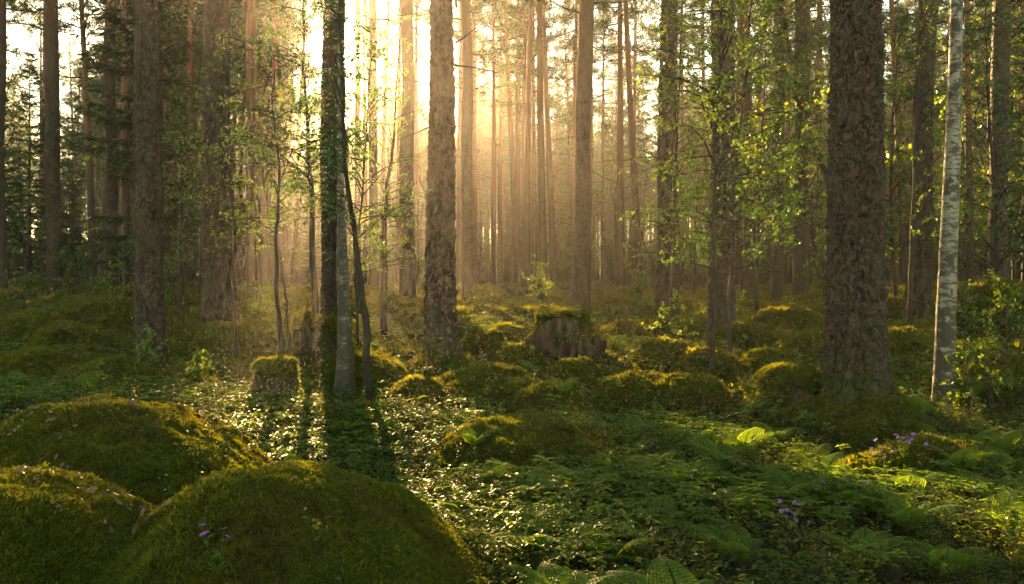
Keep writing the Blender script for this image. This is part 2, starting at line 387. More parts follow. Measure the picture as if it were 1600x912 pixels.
# named trees: kind, px x base, px y base, px x top(y=0), distance, px width base, px width top
TREES = [
 ('pine', -4, 465, -4, 22, 24, 20), ('pine', 85, 470, 80, 24, 21, 19), ('pine', 175, 456, 172, 26, 19, 16),
 ('pine', 237, 578, 228, 12, 42, 32), ('pine', 343, 507, 338, 14.5, 48, 38), ('pine', 519, 496, 521, 16, 36, 32),
 ('pine', 690, 558, 689, 12.2, 46, 34), ('pine', 731, 470, 729, 26, 19, 15), ('pine', 636, 466, 637, 27, 25, 18),
 ('pine', 906, 487, 916, 20, 29, 21), ('pine', 1042, 491, 1045, 18, 33, 25), ('pine', 1128, 520, 1130, 14.5, 40, 34),
 ('pine', 1213, 466, 1218, 27, 20, 17), ('pine', 1251, 476, 1254, 24, 24, 21), ('pine', 1337, 628, 1338, 7.5, 88, 68),
 ('pine', 1433, 502, 1449, 17, 34, 25), ('pine', 1557, 446, 1565, 20, 26, 25),
]
CP = []     # control points for the ground: x, y, z, weight radius
def base_z(y): 
    t = np.clip((y - 4.0) / 17.0, 0, 1); return 0.72 * t * t * (3 - 2 * t) + np.clip((y - 21) * .004, 0, .35)
for m in MO: CP.append((m.x, m.y, m.z - m.h * .92))
for t in TREES:
    q = px(t[1], t[2], t[4])
    inm = False
    for m in MO:
        if ((q[0] - m.x) / m.rx) ** 2 + ((q[1] - m.y) / m.ry) ** 2 < 1: inm = True
    if not inm: CP.append(tuple(q))
for (x_, y_, d) in [(100, 560, 10.5), (640, 700, 6.6), (700, 830, 4.3), (900, 600, 9), (1000, 700, 6.3), (900, 850, 4.0), (1150, 760, 5.2), (1250, 850, 4.0),
                    (1560, 760, 5.0), (1500, 640, 7.4), (880, 528, 12), (560, 630, 8.2), (430, 642, 8.3), (1235, 645, 8.0), (1480, 672, 7.8), (300, 640, 7.5),
                    (980, 480, 24), (480, 560, 12.6), (1590, 520, 11), (800, 500, 17), (300, 470, 22), (600, 470, 24), (1150, 470, 24), (1340, 470, 24), (1340, 452, 40), (800, 455, 42), (300, 455, 42),
                    (60, 600, 8.0), (250, 600, 8.2), (780, 800, 4.6), (1330, 742, 5.2)]:
    CP.append(tuple(px(x_, y_, d)))
CP = np.array(CP)
def hump(x, y):
    f1, f2, c_ = worley(P3(x * .52 + .25 * vnoise(P3(x, y, 3.)), y * .52, 1.5) , 61)
    return (1 - np.clip(f1 / .8, 0, 1) ** 1.8) * (.5 + c_) - .35 + .35 * fbm(P3(x * 1.1, y * 1.1), 2, 5)
def ground_h(x, y, fine=True):
    x = np.atleast_1d(np.asarray(x, float)); y = np.atleast_1d(np.asarray(y, float))
    b = base_z(y); num = np.zeros_like(x); den = np.full_like(x, 0.12)
    for cx, cy, cz in CP:
        s = 0.10 * max(cy, 3) + .15
        wg = np.exp(-((x - cx) ** 2 + (y - cy) ** 2) / (2 * s * s)); num += wg * (cz - base_z(cy)); den += wg
    z = b + num / den
    far = np.clip((np.hypot(x, y) - 9) / 25, 0, 1)
    amp = 0.05 + 0.20 * far
    if fine:
        sup = np.zeros_like(x)
        for m in MO: sup = np.maximum(sup, np.exp(-(((x - m.x) / (m.rx * 1.25)) ** 2 + ((y - m.y) / (m.ry * 1.25)) ** 2)))
        for t in TREES:
            q = px(t[1], t[2], t[4]); sup = np.maximum(sup, np.exp(-((x - q[0]) ** 2 + (y - q[1]) ** 2) / .8))
        z = z - .06 * sup
        z = z + (1 - sup) * hump(x, y) * (.12 + .34 * far) * np.clip((np.hypot(x, y) - 4) / 4, .15, 1) + 0 * amp * (.55 - 1.3 * np.abs(fbm(P3(x * .55, y * .55), 3, 5, .55))) * np.clip((np.hypot(x, y) - 4) / 5, .2, 1) + .4 * amp * fbm(P3(x * 1.6, y * 1.6), 2, 6) + .03 * fbm(P3(x * 4.2, y * 4.2), 3, 9)
    r = np.hypot(x, y); z = z + np.clip(r - 120, 0, None) * .03
    return z
def mound_h(m, x, y):
    dx, dy = (x - m.x) / m.rx, (y - m.y) / m.ry
    th = np.arctan2(dy, dx); s = np.hypot(dx, dy) / (1 + .10 * np.sin(2 * th + m.x * 7) + .06 * np.sin(3 * th + m.y * 5))
    z = m.z - m.h * np.clip(s, 0, 1.3) ** m.p
    z = z + (.06 * fbm(P3(x * 3.0, y * 3.0, m.x), 3, 21) * min(1, m.h * 2)) * np.clip(s * 3, .2, 1) + .02 * fbm(P3(x * 10, y * 10, m.x), 3, 31)
    return z, s
def top_h(x, y):
    z = ground_h(x, y); on = np.full(len(z), -1)
    for k, m in enumerate(MO):
        sel = (np.abs(x - m.x) < m.rx * 1.3) & (np.abs(y - m.y) < m.ry * 1.3)
        if sel.any():
            zz, s = mound_h(m, x[sel], y[sel]); zz = np.where(s < 1.15, zz, -9)
            up = zz > z[sel]; idx = np.where(sel)[0][up]; z[idx] = zz[up]; on[idx] = k
    return z, on
def gz(x, y): return float(top_h(np.array([float(x)]), np.array([float(y)]))[0][0])

n = 430
s_ = np.linspace(-1, 1, n); gx = 2.3 * np.sinh(5.1 * s_); gy = 6 + 2.6 * np.sinh(5.0 * s_)
X, Y = np.meshgrid(gx, gy); Z = ground_h(X.ravel(), Y.ravel())
i = np.arange(n - 1)[:, None] * n + np.arange(n - 1)[None]
Fg = np.stack([i, i + 1, i + n + 1, i + n], -1).reshape(-1, 4)
g = link('ground', mesh_np('ground', np.stack([X.ravel(), Y.ravel(), Z], 1), [Fg], [M['ground']], smooth=True)); tag(g, kind='structure')
GX0, GX1, GY0, GY1, GZ0 = gx[0], gx[-1], gy[0], gy[-1], Z.min()

def cov(m, n_r=46, n_t=110):
    r = np.linspace(0, 1.2, n_r); th = np.arange(n_t) / n_t * 2 * np.pi
    RR, TT = np.meshgrid(r, th, indexing='ij')
    x = m.x + RR * m.rx * np.cos(TT); y = m.y + RR * m.ry * np.sin(TT)
    z, s = mound_h(m, x.ravel(), y.ravel())
    V = np.stack([x.ravel() - m.x, y.ravel() - m.y, z - m.z], 1)
    i = np.arange(n_r - 1)[:, None] * n_t; j = np.arange(n_t)[None]; j2 = (j + 1) % n_t
    return V, np.stack([i + j, i + n_t + j, i + n_t + j2, i + j2], -1).reshape(-1, 4)
for m in MO:
    k = 1.6 if m.d < 5 else 1.0
    V, Fq = cov(m, int(46 * k), int(110 * k))
    m.obj = link('mossy_boulder', mesh_np('mossy_boulder', V, [Fq], [M['mound']], smooth=True), None, (m.x, m.y, m.z))
    tag(m.obj, m.lab, 'mossy boulder', 'mossy boulders and hummocks on the forest floor')

# ------------------------------------------------------------------ scatter by geometry nodes (stuff only)
def proto(name, me):
    return bpy.data.objects.new(name, me)          # never linked: only a source of geometry
def scatter_group(name, protos):
    ng = bpy.data.node_groups.new(name, 'GeometryNodeTree')
    ng.interface.new_socket('Geometry', in_out='INPUT', socket_type='NodeSocketGeometry')
    ng.interface.new_socket('Geometry', in_out='OUTPUT', socket_type='NodeSocketGeometry')
    a = ng.nodes.new('NodeGroupInput'); b = ng.nodes.new('NodeGroupOutput')
    join = ng.nodes.new('GeometryNodeJoinGeometry')
    for p in protos:
        oi = ng.nodes.new('GeometryNodeObjectInfo'); oi.inputs['Object'].default_value = p
        gi = ng.nodes.new('GeometryNodeGeometryToInstance')
        ng.links.new(oi.outputs['Geometry'], gi.inputs[0]); ng.links.new(gi.outputs[0], join.inputs[0])
    ip = ng.nodes.new('GeometryNodeInstanceOnPoints'); ip.inputs['Pick Instance'].default_value = True
    def na(nm, t):
        q = ng.nodes.new('GeometryNodeInputNamedAttribute'); q.data_type = t; q.inputs['Name'].default_value = nm; return q.outputs['Attribute']
    ng.links.new(a.outputs[0], ip.inputs['Points']); ng.links.new(join.outputs[0], ip.inputs['Instance'])
    ng.links.new(na('idx', 'INT'), ip.inputs['Instance Index']); ng.links.new(na('rot', 'FLOAT_VECTOR'), ip.inputs['Rotation'])
    ng.links.new(na('scl', 'FLOAT'), ip.inputs['Scale']); ng.links.new(ip.outputs[0], b.inputs[0])
    return ng
def eul(nrm, spin):
    """euler angles that bring +Z onto nrm after a spin about Z"""
    nrm = unit(nrm); th = np.arccos(np.clip(nrm[:, 2], -1, 1)); ph = np.arctan2(nrm[:, 1], nrm[:, 0])
    cp, sp, ct, st = np.cos(ph), np.sin(ph), np.cos(th), np.sin(th); a = spin - ph; ca, sa = np.cos(a), np.sin(a)
    r00 = cp * ct * ca - sp * sa; r10 = sp * ct * ca + cp * sa
    r20 = -st * ca; r21 = st * sa; r22 = ct
    return np.stack([np.arctan2(r21, r22), -np.arcsin(np.clip(r20, -1, 1)), np.arctan2(r10, r00)], 1)
def scatter(name, ng, pts, nrm, scl, nvar, r, parent=None, loc=None):
    n = len(pts); pts = np.asarray(pts, np.float32)
    if loc is not None: pts = pts - np.asarray(loc, np.float32)
    me = bpy.data.meshes.new(name); me.vertices.add(n); me.vertices.foreach_set('co', pts.astype(np.float32).ravel())
    e = eul(nrm, r.uniform(0, 2 * np.pi, n))
    a = me.attributes.new('rot', 'FLOAT_VECTOR', 'POINT'); a.data.foreach_set('vector', e.astype(np.float32).ravel())
    a = me.attributes.new('scl', 'FLOAT', 'POINT'); a.data.foreach_set('value', np.asarray(scl, np.float32))
    a = me.attributes.new('idx', 'INT', 'POINT'); a.data.foreach_set('value', r.integers(0, nvar, n).astype(np.int32))
    me.update()
    o = bpy.data.objects.new(name, me); COL.objects.link(o)
    if parent is not None: o.parent = parent
    md = o.modifiers.new('scatter', 'NODES'); md.node_group = ng
    o['kind'] = 'stuff'
    return o
def normals(x, y, e=.03):
    z0 = top_h(x, y)[0]; zx = top_h(x + e, y)[0]; zy = top_h(x, y + e)[0]
    return unit(np.stack([-(zx - z0) / e, -(zy - z0) / e, np.ones_like(x)], 1))

# ------------------------------------------------------------------ little plants
def moss_tuft(seed):
    r = np.random.default_rng(seed); g = Geo(); n = 16
    a = r.uniform(0, 2 * np.pi, n); rad = r.uniform(0, .014, n)
    C = np.stack([rad * np.cos(a), rad * np.sin(a), np.full(n, -.004)], 1)
    D = np.stack([np.cos(a) * r.uniform(.2, 1.1, n), np.sin(a) * r.uniform(.2, 1.1, n), np.ones(n)], 1)
    leaves(g, C, D, rdir(n, r), r.uniform(.011, .024, n), r.uniform(.004, .008, n), r.uniform(0, 1, n))
    return g.mesh('moss_tuft', [M['moss']])
def sprig(seed, h=.20, nb=5, nl=7, ll=.026, lw=.017, mt='bilberry', flat=.55):
    r = np.random.default_rng(seed); g = Geo()
    for b in range(nb):
        az = r.uniform(0, 2 * np.pi); lean = r.uniform(.15, .75); hh = h * r.uniform(.6, 1.1)
        t = np.linspace(0, 1, 5)[:, None]; dirv = np.array((math.cos(az) * lean, math.sin(az) * lean, 1)) * hh
        P = t * dirv + np.array((math.cos(az), math.sin(az), 0)) * (t ** 2) * hh * .25 + np.cumsum(r.normal(0, .006, (5, 3)), 0) * t
        tube(g, P, np.linspace(.0022, .001, 5), 3, .3, 1)
        k = nl; tt = r.uniform(.3, 1.0, k); C = np.stack([np.interp(tt, t[:, 0], P[:, q]) for q in range(3)], 1)
        aa = r.uniform(0, 2 * np.pi, k); D = np.stack([np.cos(aa), np.sin(aa), r.uniform(-.15, .6, k)], 1)
        U = np.array((0, 0, 1.0)) + r.normal(0, flat, (k, 3)) * .5
        leaves(g, C, D, U, r.uniform(.7, 1.2, k) * ll, r.uniform(.8, 1.15, k) * lw, r.uniform(0, 1, k), 0, six=True, fold=.12, droop=.12)
    return g.mesh('sprig', [M[mt], M['twig']])
def herb(seed):
    r = np.random.default_rng(seed); g = Geo()
    for b in range(6):
        az = r.uniform(0, 2 * np.pi); rad = r.uniform(.01, .07); hh = r.uniform(.07, .17)
        top = np.array((math.cos(az) * rad, math.sin(az) * rad, hh)); t = np.linspace(0, 1, 4)[:, None]
        P = t * top + np.array((0, 0, .02)) * (t - t ** 2); tube(g, P, .0013, 3, .3, 1)
        k = r.integers(3, 6); a0 = r.uniform(0, 2); aa = a0 + np.arange(k) / k * 2 * np.pi + r.normal(0, .15, k)
        D = np.stack([np.cos(aa), np.sin(aa), r.uniform(-.1, .25, k)], 1)
        leaves(g, np.repeat(top[None], k, 0), D, np.array((0, 0, 1.0)) + r.normal(0, .2, (k, 3)), r.uniform(.028, .05, k), r.uniform(.02, .032, k), r.uniform(0, 1, k), 0, six=True, fold=.10, droop=.18)
    return g.mesh('herb', [M['herb'], M['twig']])
def litter(seed):
    r = np.random.default_rng(seed); g = Geo(); n = 5
    C = np.stack([r.uniform(-.06, .06, n), r.uniform(-.06, .06, n), r.uniform(.004, .02, n)], 1); a = r.uniform(0, 6.3, n)
    leaves(g, C, np.stack([np.cos(a), np.sin(a), r.uniform(-.1, .3, n)], 1), np.array((0, 0, 1.)) + r.normal(0, .25, (n, 3)), r.uniform(.03, .055, n), r.uniform(.018, .03, n), r.uniform(0, 1, n), 0, six=True, fold=r.uniform(-.1, .25), droop=.15)
    return g.mesh('dry_leaf', [M['litter']])
G_MOSS = scatter_group('moss tufts', [proto('moss_tuft', moss_tuft(k)) for k in range(4)])
G_BIL = scatter_group('bilberry sprigs', [proto('sprig', sprig(10 + k, h=(.18, .24, .20, .14, .27, .22)[k], nb=(5, 4, 6, 5, 4, 5)[k], nl=(7, 8, 7, 9, 9, 7)[k], ll=(.026, .032, .022, .02, .036, .028)[k], lw=(.017, .016, .014, .013, .02, .019)[k])) for k in range(6)])
G_HERB = scatter_group('herb plants', [proto('herb', herb(30 + k)) for k in range(5)])
G_LIT = scatter_group('dry leaves', [proto('dry_leaf', litter(50 + k)) for k in range(4)])

def wedge(n, y0, y1, r, spread=.70, pad=.6, pw=1.0):
    """random ground points inside the view, by area"""
    y = np.sqrt(r.uniform(y0 ** 2, y1 ** 2, n)); x = r.uniform(-1, 1, n) * (spread * y + pad)
    return x, y
def imgx(x, y): return 800 + x / y * F
def imgy(y, z): return HOR + (EYE - z) / y * F

r = np.random.default_rng(101)
# moss on the boulders, each its own part
for k, m in enumerate(MO):
    dens = 5200 if m.d < 5 else (2200 if m.d < 8 else 900 if m.d < 12 else 450)
    sc = 1.0 if m.d < 5 else (1.5 if m.d < 8 else 2.3 if m.d < 12 else 3.2)
    nn = int(dens * math.pi * m.rx * m.ry * 1.2)
    a = r.uniform(0, 2 * np.pi, nn); q = np.sqrt(r.uniform(0, 1, nn)) * 1.1
    x = m.x + q * m.rx * np.cos(a); y = m.y + q * m.ry * np.sin(a)
    z, on = top_h(x, y); keep = (on == k) & (y > .8) & (np.abs(imgx(x, y) - 800) < 900)
    x, y, z = x[keep], y[keep], z[keep]
    if len(x) == 0: continue
    nr = normals(x, y)
    vis = (nr * (np.stack([0 - x, 0 - y, EYE - z], 1))).sum(1) > -0.25 * y
    x, y, z, nr = x[vis], y[vis], z[vis], nr[vis]
    nr = unit(nr + r.normal(0, .25, nr.shape) + np.array((0, 0, .2)))
    s = r.uniform(.7, 1.35, len(x)) * sc * (1 + .5 * np.clip(fbm(P3(x * 6, y * 6), 2, 77), -.5, 1))
    scatter('moss', G_MOSS, np.stack([x, y, z], 1), nr, s, 4, r, m.obj, (m.x, m.y, m.z))

# moss between the plants
x, y = wedge(110000, 1.6, 34, r); z, on = top_h(x, y); kp = (on < 0) & (r.uniform(0, 1, len(x)) < np.clip(.35 + 1.6 * hump(x, y), .1, 1))
x, y, z = x[kp], y[kp], z[kp]
scatter('ground_moss', G_MOSS, np.stack([x, y, z], 1), unit(normals(x, y) + r.normal(0, .2, (len(x), 3))), r.uniform(1.2, 2.4, len(x)) * (1 + y / 12), 4, r)
tag(bpy.data.objects['ground_moss'], 'yellow green moss between the low plants', 'moss')

def onm_frac(on, x, y, z):
    """how much leafy growth a boulder carries"""
    f = np.ones(len(on))
    for k, m in enumerate(MO):
        s = on == k
        if not s.any(): continue
        zz = (m.z - z[s]) / m.h
        lim = .62 if m.d < 5 else .35
        f[s] = np.where(zz > lim, .6, .05)
        if m.d < 5: f[s] = np.where(zz > .62, .5, .03)
    return f
# bilberry
for nm, cnt, y0, y1, scm in (('bilberry_shrubs', 24000, 1.9, 8.5, .8), ('bilberry_shrubs', 24000, 8.5, 20, .9), ('bilberry_shrubs', 14000, 20, 48, 1.6)):
    x, y = wedge(cnt, y0, y1, r); z, on = top_h(x, y)
    den = np.clip(.75 - (1.5 if y0 > 5 else .9) * hump(x, y), .06, 1) * (.35 + .65 * np.clip(.6 + 1.3 * fbm(P3(x * .6, y * .6), 3, 60), 0, 1))
    kp = r.uniform(0, 1, len(x)) < den * onm_frac(on, x, y, z)
    x, y, z = x[kp], y[kp], z[kp]
    o = scatter(nm, G_BIL, np.stack([x, y, z - .01], 1), unit(normals(x, y) * .5 + np.array((0, 0, 1.)) + r.normal(0, .15, (len(x), 3))), r.uniform(.55, 1.35, len(x)) * scm, 6, r)
    tag(o, {1.9: 'glossy leaved bilberry shrubs covering the near slope', 8.5: 'bilberry shrubs between the stumps and middle trunks', 20: 'far bilberry carpet below the hazy trunks'}[y0], 'shrubs')
# broad leaved herbs
for cnt, y0, y1, scm in ((12500, 1.9, 8, .9), (9000, 8, 18, 1.0)):
    x, y = wedge(cnt, y0, y1, r); x = np.where((y < 8) & (r.uniform(0, 1, len(x)) < .35), np.abs(x), x); z, on = top_h(x, y)
    den = np.clip(.8 - (1.5 if y0 > 5 else .9) * hump(x, y), .06, 1) * np.clip(.5 + 1.6 * fbm(P3(x * .8, y * .8, 4), 3, 90), 0.05, 1)
    kp = r.uniform(0, 1, len(x)) < den * onm_frac(on, x, y, z)
    x, y, z = x[kp], y[kp], z[kp]
    o = scatter('herb_cover', G_HERB, np.stack([x, y, z - .01], 1), unit(normals(x, y) * .5 + np.array((0, 0, 1.)) + r.normal(0, .15, (len(x), 3))), r.uniform(.7, 1.4, len(x)) * scm, 5, r)
    tag(o, 'bright broad leaved herbs among the %s' % ('near bilberry shrubs' if y0 < 5 else 'farther hummocks'), 'herbs')
# dry leaves
x, y = wedge(1800, 2.2, 12, r); z, on = top_h(x, y); kp = on < 0; x, y, z = x[kp], y[kp], z[kp]
x2 = r.normal(-2.35, .22, 34); y2 = r.normal(4.0, .3, 34); z2, _ = top_h(x2, y2); x3 = r.normal(-1.75, .28, 30); y3 = r.normal(2.9, .07, 30); z3, _ = top_h(x3, y3)
x = np.concatenate([x, x2, x3]); y = np.concatenate([y, y2, y3]); z = np.concatenate([z, z2, z3]) + .02
o = scatter('dry_leaves', G_LIT, np.stack([x, y, z], 1), unit(normals(x, y) + r.normal(0, .2, (len(x), 3))), r.uniform(.45, .8, len(x)), 4, r)
tag(o, 'pinkish brown dry leaves lying on moss and shrubs', 'dry leaves')

# twigs and fallen needles
def twigs(seed):
    r = np.random.default_rng(seed); g = Geo()
    for k in range(4):
        a = r.uniform(0, 6.3); l = r.uniform(.03, .14) if k else r.uniform(.12, .28); c_ = r.normal(0, .05, 3) * (1, 1, 0) + (0, 0, .012); t = np.linspace(-.5, .5, 4)[:, None]
        P = c_ + t * np.array((math.cos(a), math.sin(a), r.normal(0, .12))) * l + r.normal(0, .006, (4, 3)); tube(g, P, np.linspace(.0028, .0012, 4) * (1 if k else 1.4), 4, .6)
    n = 7; a = r.uniform(0, 6.3, n); C = r.normal(0, .07, (n, 3)) * (1, 1, 0) + (0, 0, .016)
    leaves(g, C, np.stack([np.cos(a), np.sin(a), r.normal(0, .2, n)], 1), (0, 0, 1.), .045, .0022, .8, 1)
    return g.mesh('twig', [M['twig'], M['litter']])
G_TW = scatter_group('fallen twigs', [proto('twig', twigs(60 + k)) for k in range(4)])
x, y = wedge(2600, 1.8, 14, r); kp = top_h(x, y)[1] < 0; xb = x[kp]; yb = y[kp]; zb_, _ = top_h(xb, yb)
o = scatter('fallen_twigs', G_TW, np.stack([xb, yb, zb_ + .008], 1), unit(normals(xb, yb) + r.normal(0, .1, (len(xb), 3))), r.uniform(.7, 1.5, len(xb)), 4, r)
tag(o, 'thin dry twigs and brown needles fallen on the moss', 'twigs')

# ------------------------------------------------------------------ ferns
def frond_mesh(seed, L=.62):
    r = np.random.default_rng(seed); g = Geo(); k = 24; t = np.linspace(0, 1, k)
    el = R(78); P = np.zeros((k, 3)); ang = el - t ** 1.3 * R(92) 
    st = L / (k - 1); P[1:, 0] = np.cumsum(np.cos(ang[1:]) * st); P[1:, 2] = np.cumsum(np.sin(ang[1:]) * st)
    P[:, 1] = np.cumsum(r.normal(0, .0015, k)); tube(g, P, np.linspace(.003, .0012, k), 3, .2)
    T = unit(np.gradient(P, axis=0)); up = np.cross(T, np.array((0, 1., 0))); up = np.where(up[:, 2:] < 0, -up, up)
    for q in range(3, k - 1):
        f = t[q]; pl = L * .25 * (math.sin(math.pi * min(1, (f * .86 + .14)) ** .8) ** .8) + .006
        for s in (-1, 1):
            d = unit(np.array((0, s, 0)) + T[q] * .45 - up[q] * .18)
            m = 7; tt = np.linspace(.08, .98, m); C = P[q] + d * (tt * pl)[:, None] - up[q] * (tt ** 2 * pl * .15)[:, None]
            wv = pl * .17 * (1 - tt * .75) + .002
            for s2 in (-1, 1):
                D = unit(T[q] * s2 + d * .55); leaves(g, C, np.repeat(D[None], m, 0), up[q] + r.normal(0, .1, (m, 3)), wv * 1.35, pl / m * .95, r.uniform(.2, 1, m), 0, fold=.05, droop=.1)
    return g.mesh('frond', [M['fern']])
FR = [frond_mesh(k) for k in range(4)]
def fern(x, y, s, nf, label, tilt=0):
    e = root('fern', (x, y, gz(x, y) + (.06 if y < 3 else .02)), random.uniform(0, 6.3)); tag(e, label, 'fern', 'ferns among the shrubs')
    for k in range(nf):
        f = link('frond', FR[(k + nf) % 4], e, (0, 0, 0), k / nf * 2 * math.pi + random.uniform(-.3, .3), s * random.uniform(.55, .95))
        f.rotation_euler.y = random.uniform(-.12, .22)
random.seed(5)
FERNS = [  # px x, distance, scale, fronds, words
 (1160, 6.4, .8, 7, 'spreading fern left of the biggest pine below the round stump'), (1205, 6.9, .7, 6, 'small fern against the mossy round stump'),
 (1385, 6.2, .6, 6, 'bright fern at the edge of the moss bank below the biggest pine'), (1440, 6.9, .6, 6, 'fern in the shade between the biggest pine and the birch'),
 (1545, 6.3, .95, 8, 'large fern right of the birch foot'), (1590, 5.6, .9, 7, 'fern at the right edge level with the violet mound'),
 (1500, 5.4, .7, 7, 'fern on the right flank of the violet mound'), (1290, 5.2, .7, 7, 'fern left of the violet mound'),
 (1080, 5.0, .7, 7, 'fern alone in the middle of the leafy slope'), (1180, 4.3, .6, 6, 'fern in the dark lower right slope'), (1420, 4.2, .7, 7, 'fern below the violet mound'),
 (770, 5.2, .65, 7, 'fern below the golden rimmed hummock'), (830, 4.7, .6, 7, 'fern beside the stream of bright leaves'), (740, 6.1, .55, 6, 'small fern at the left end of the golden rimmed hummock'),
 (888, 2.9, .8, 8, 'sunlit fern cut by the bottom edge near the middle'), (1070, 2.85, .95, 7, 'fern whose long frond lies along the bottom edge'),
 (470, 10.2, .8, 7, 'pale fern left of the young birch'), (605, 8.4, .55, 6, 'low fern in front of the boulder by the young birch'), (330, 8.6, .7, 7, 'fern left of the dark ivy clad stump'),
 (130, 8.6, .8, 7, 'fern behind the largest boulder on the left'), (30, 9.0, .8, 7, 'fern near the left edge behind the largest boulder'), (880, 8.2, .7, 7, 'fern in the hollow below the flat stump'),
 (960, 9.4, .8, 7, 'fern right of the flat stump'), (830, 10.8, .8, 7, 'fern against the left side of the flat stump'), (1490, 9.6, 1.0, 7, 'fern behind the birch on the right bank'), (1570, 9.4, 1.0, 7, 'fern on the bank below the dark boulder'),
 (1350, 3.7, .6, 7, 'fern in front of the low violet flowers near the bottom edge'), (1480, 3.6, .65, 7, 'dark fern near the bottom edge below the lone violet flower'), (1150, 3.6, .6, 7, 'fern near the bottom edge below the brightest violet cluster'),
 (1590, 4.1, .7, 7, 'fern at the right edge in the lower corner'), (1270, 6.1, .6, 7, 'bright fern on the left slope of the bank under the biggest pine'), (1100, 6.3, .6, 7, 'fern in front of the dark mossy boulder'), (1420, 4.9, .6, 7, 'fern at the front foot of the violet mound'),
 (820, 3.9, .6, 7, 'fern in the glinting leaves right of the nearest boulder'), (900, 5.0, .6, 7, 'fern right of the golden rimmed hummock foot'), (1020, 5.6, .6, 7, 'fern among the bright leaves in the middle'), (1240, 4.7, .75, 7, 'fern uphill of the low violet flowers'), (1330, 4.5, .7, 7, 'fern under the left flank of the violet mound'), (1560, 4.8, .8, 7, 'fern in the lower right shade'),
 (1120, 5.6, .75, 7, 'fern in the sunlit leaves right of the middle'), (1030, 4.2, .6, 7, 'fern low in the middle of the slope'), (960, 3.6, .6, 6, 'fern above the bottom edge right of the middle'),
 (1480, 6.4, .8, 7, 'fern just below the birch foot'), (1520, 8.2, .9, 7, 'fern on the bank right of the birch'), (1380, 8.4, .8, 7, 'fern right of the biggest pine foot'), (700, 7.6, .55, 6, 'fern at the right of the bright leafy path'),
 (1000, 7.2, .7, 7, 'fern left of the dark mossy boulder'), (940, 6.0, .6, 6, 'fern in the middle right of the golden rimmed hummock'),
]
for f_ in FERNS:
    fern((f_[0] - 800) / F * f_[1], f_[1], f_[2], f_[3], f_[4])

# ------------------------------------------------------------------ violet flowers
def petal_mesh():
    g = Geo(); k = 5; a = np.arange(k) / k * 2 * np.pi
    D = np.stack([np.cos(a), np.sin(a), np.full(k, .45)], 1)
    return [ (lambda gg: (leaves(gg, np.zeros((1, 3)), D[q:q+1], np.array([[0, 0, 1.]]), .017, .013, .3 + .15 * q, 0, six=True, fold=.15, droop=.2), gg.mesh('petal', [M['petal']]))[1])(Geo()) for q in range(k)]
PET = petal_mesh()
def flower(ix, iy, d, label, nb=5, h=.13):
    q = px(ix, iy, d); x, y = q[0], q[1]; z = gz(x, y); h = max(h, q[2] - z + .01) + (.04 if d > 3 else .015)
    e = root('violet_flower', (x, y, z)); tag(e, label, 'flower', 'violet woodland flowers')
    st = Geo(); heads = []
    for k in range(nb):
        az = random.uniform(0, 6.3); l = random.uniform(.15, .5); hh = h * random.uniform(.75, 1.12)
        t = np.linspace(0, 1, 5)[:, None]; Pp = np.concatenate([t * hh * l * math.cos(az), t * hh * l * math.sin(az), t * hh], 1)
        tube(st, Pp, .0013, 3, .4, 0); heads.append(Pp[-1])
        n_ = 3; tt = [1, 2, 3]; leaves(st, Pp[tt], np.stack([np.cos(az + np.arange(3) * 2.1), np.sin(az + np.arange(3) * 2.1), np.full(3, .5)], 1), np.array((0, 0, 1.)), .035, .014, .6, 0, six=True)
    link('stem', st.mesh('stem', [M['herb']]), e)
    for hd in heads:
        b = link('blossom', None, e, hd, random.uniform(0, 6)); b.rotation_euler.x = random.uniform(-1.0, .2); b.rotation_euler.y = random.uniform(-.5, .5)
        s = random.uniform(.8, 1.3); s *= .85; b.scale = (s, s, s)
        for pm in PET: link('petal', pm, b)
flower(338, 836, 2.55, 'single cluster of violet flowers on the nearest round boulder', 4, .09)
flower(1228, 826, 4.0, 'brightest violet flower cluster low in the shady lower right', 7, .16)
flower(1252, 838, 3.95, 'violet flowers just right of the brightest low cluster', 5, .14)
flower(1285, 790, 4.5, 'faint violet flowers uphill of the low bright cluster', 6, .18)
flower(1345, 775, 4.6, 'pale violet blossoms among leaves left of the mound foot', 3, .16)
flower(1412, 688, 5.5, 'tallest violet flowers standing on top of the mossy mound', 8, .12)
flower(1392, 700, 5.4, 'violet flowers on the left shoulder of the mound', 6, .10)
flower(1430, 708, 5.35, 'violet flowers in the middle of the mound face', 5, .10)
flower(1375, 712, 5.3, 'greyish violet flowers at the lower left of the mound', 5, .10)
flower(1502, 816, 4.1, 'lone dim violet flower in the shade at the lower right', 4, .16)

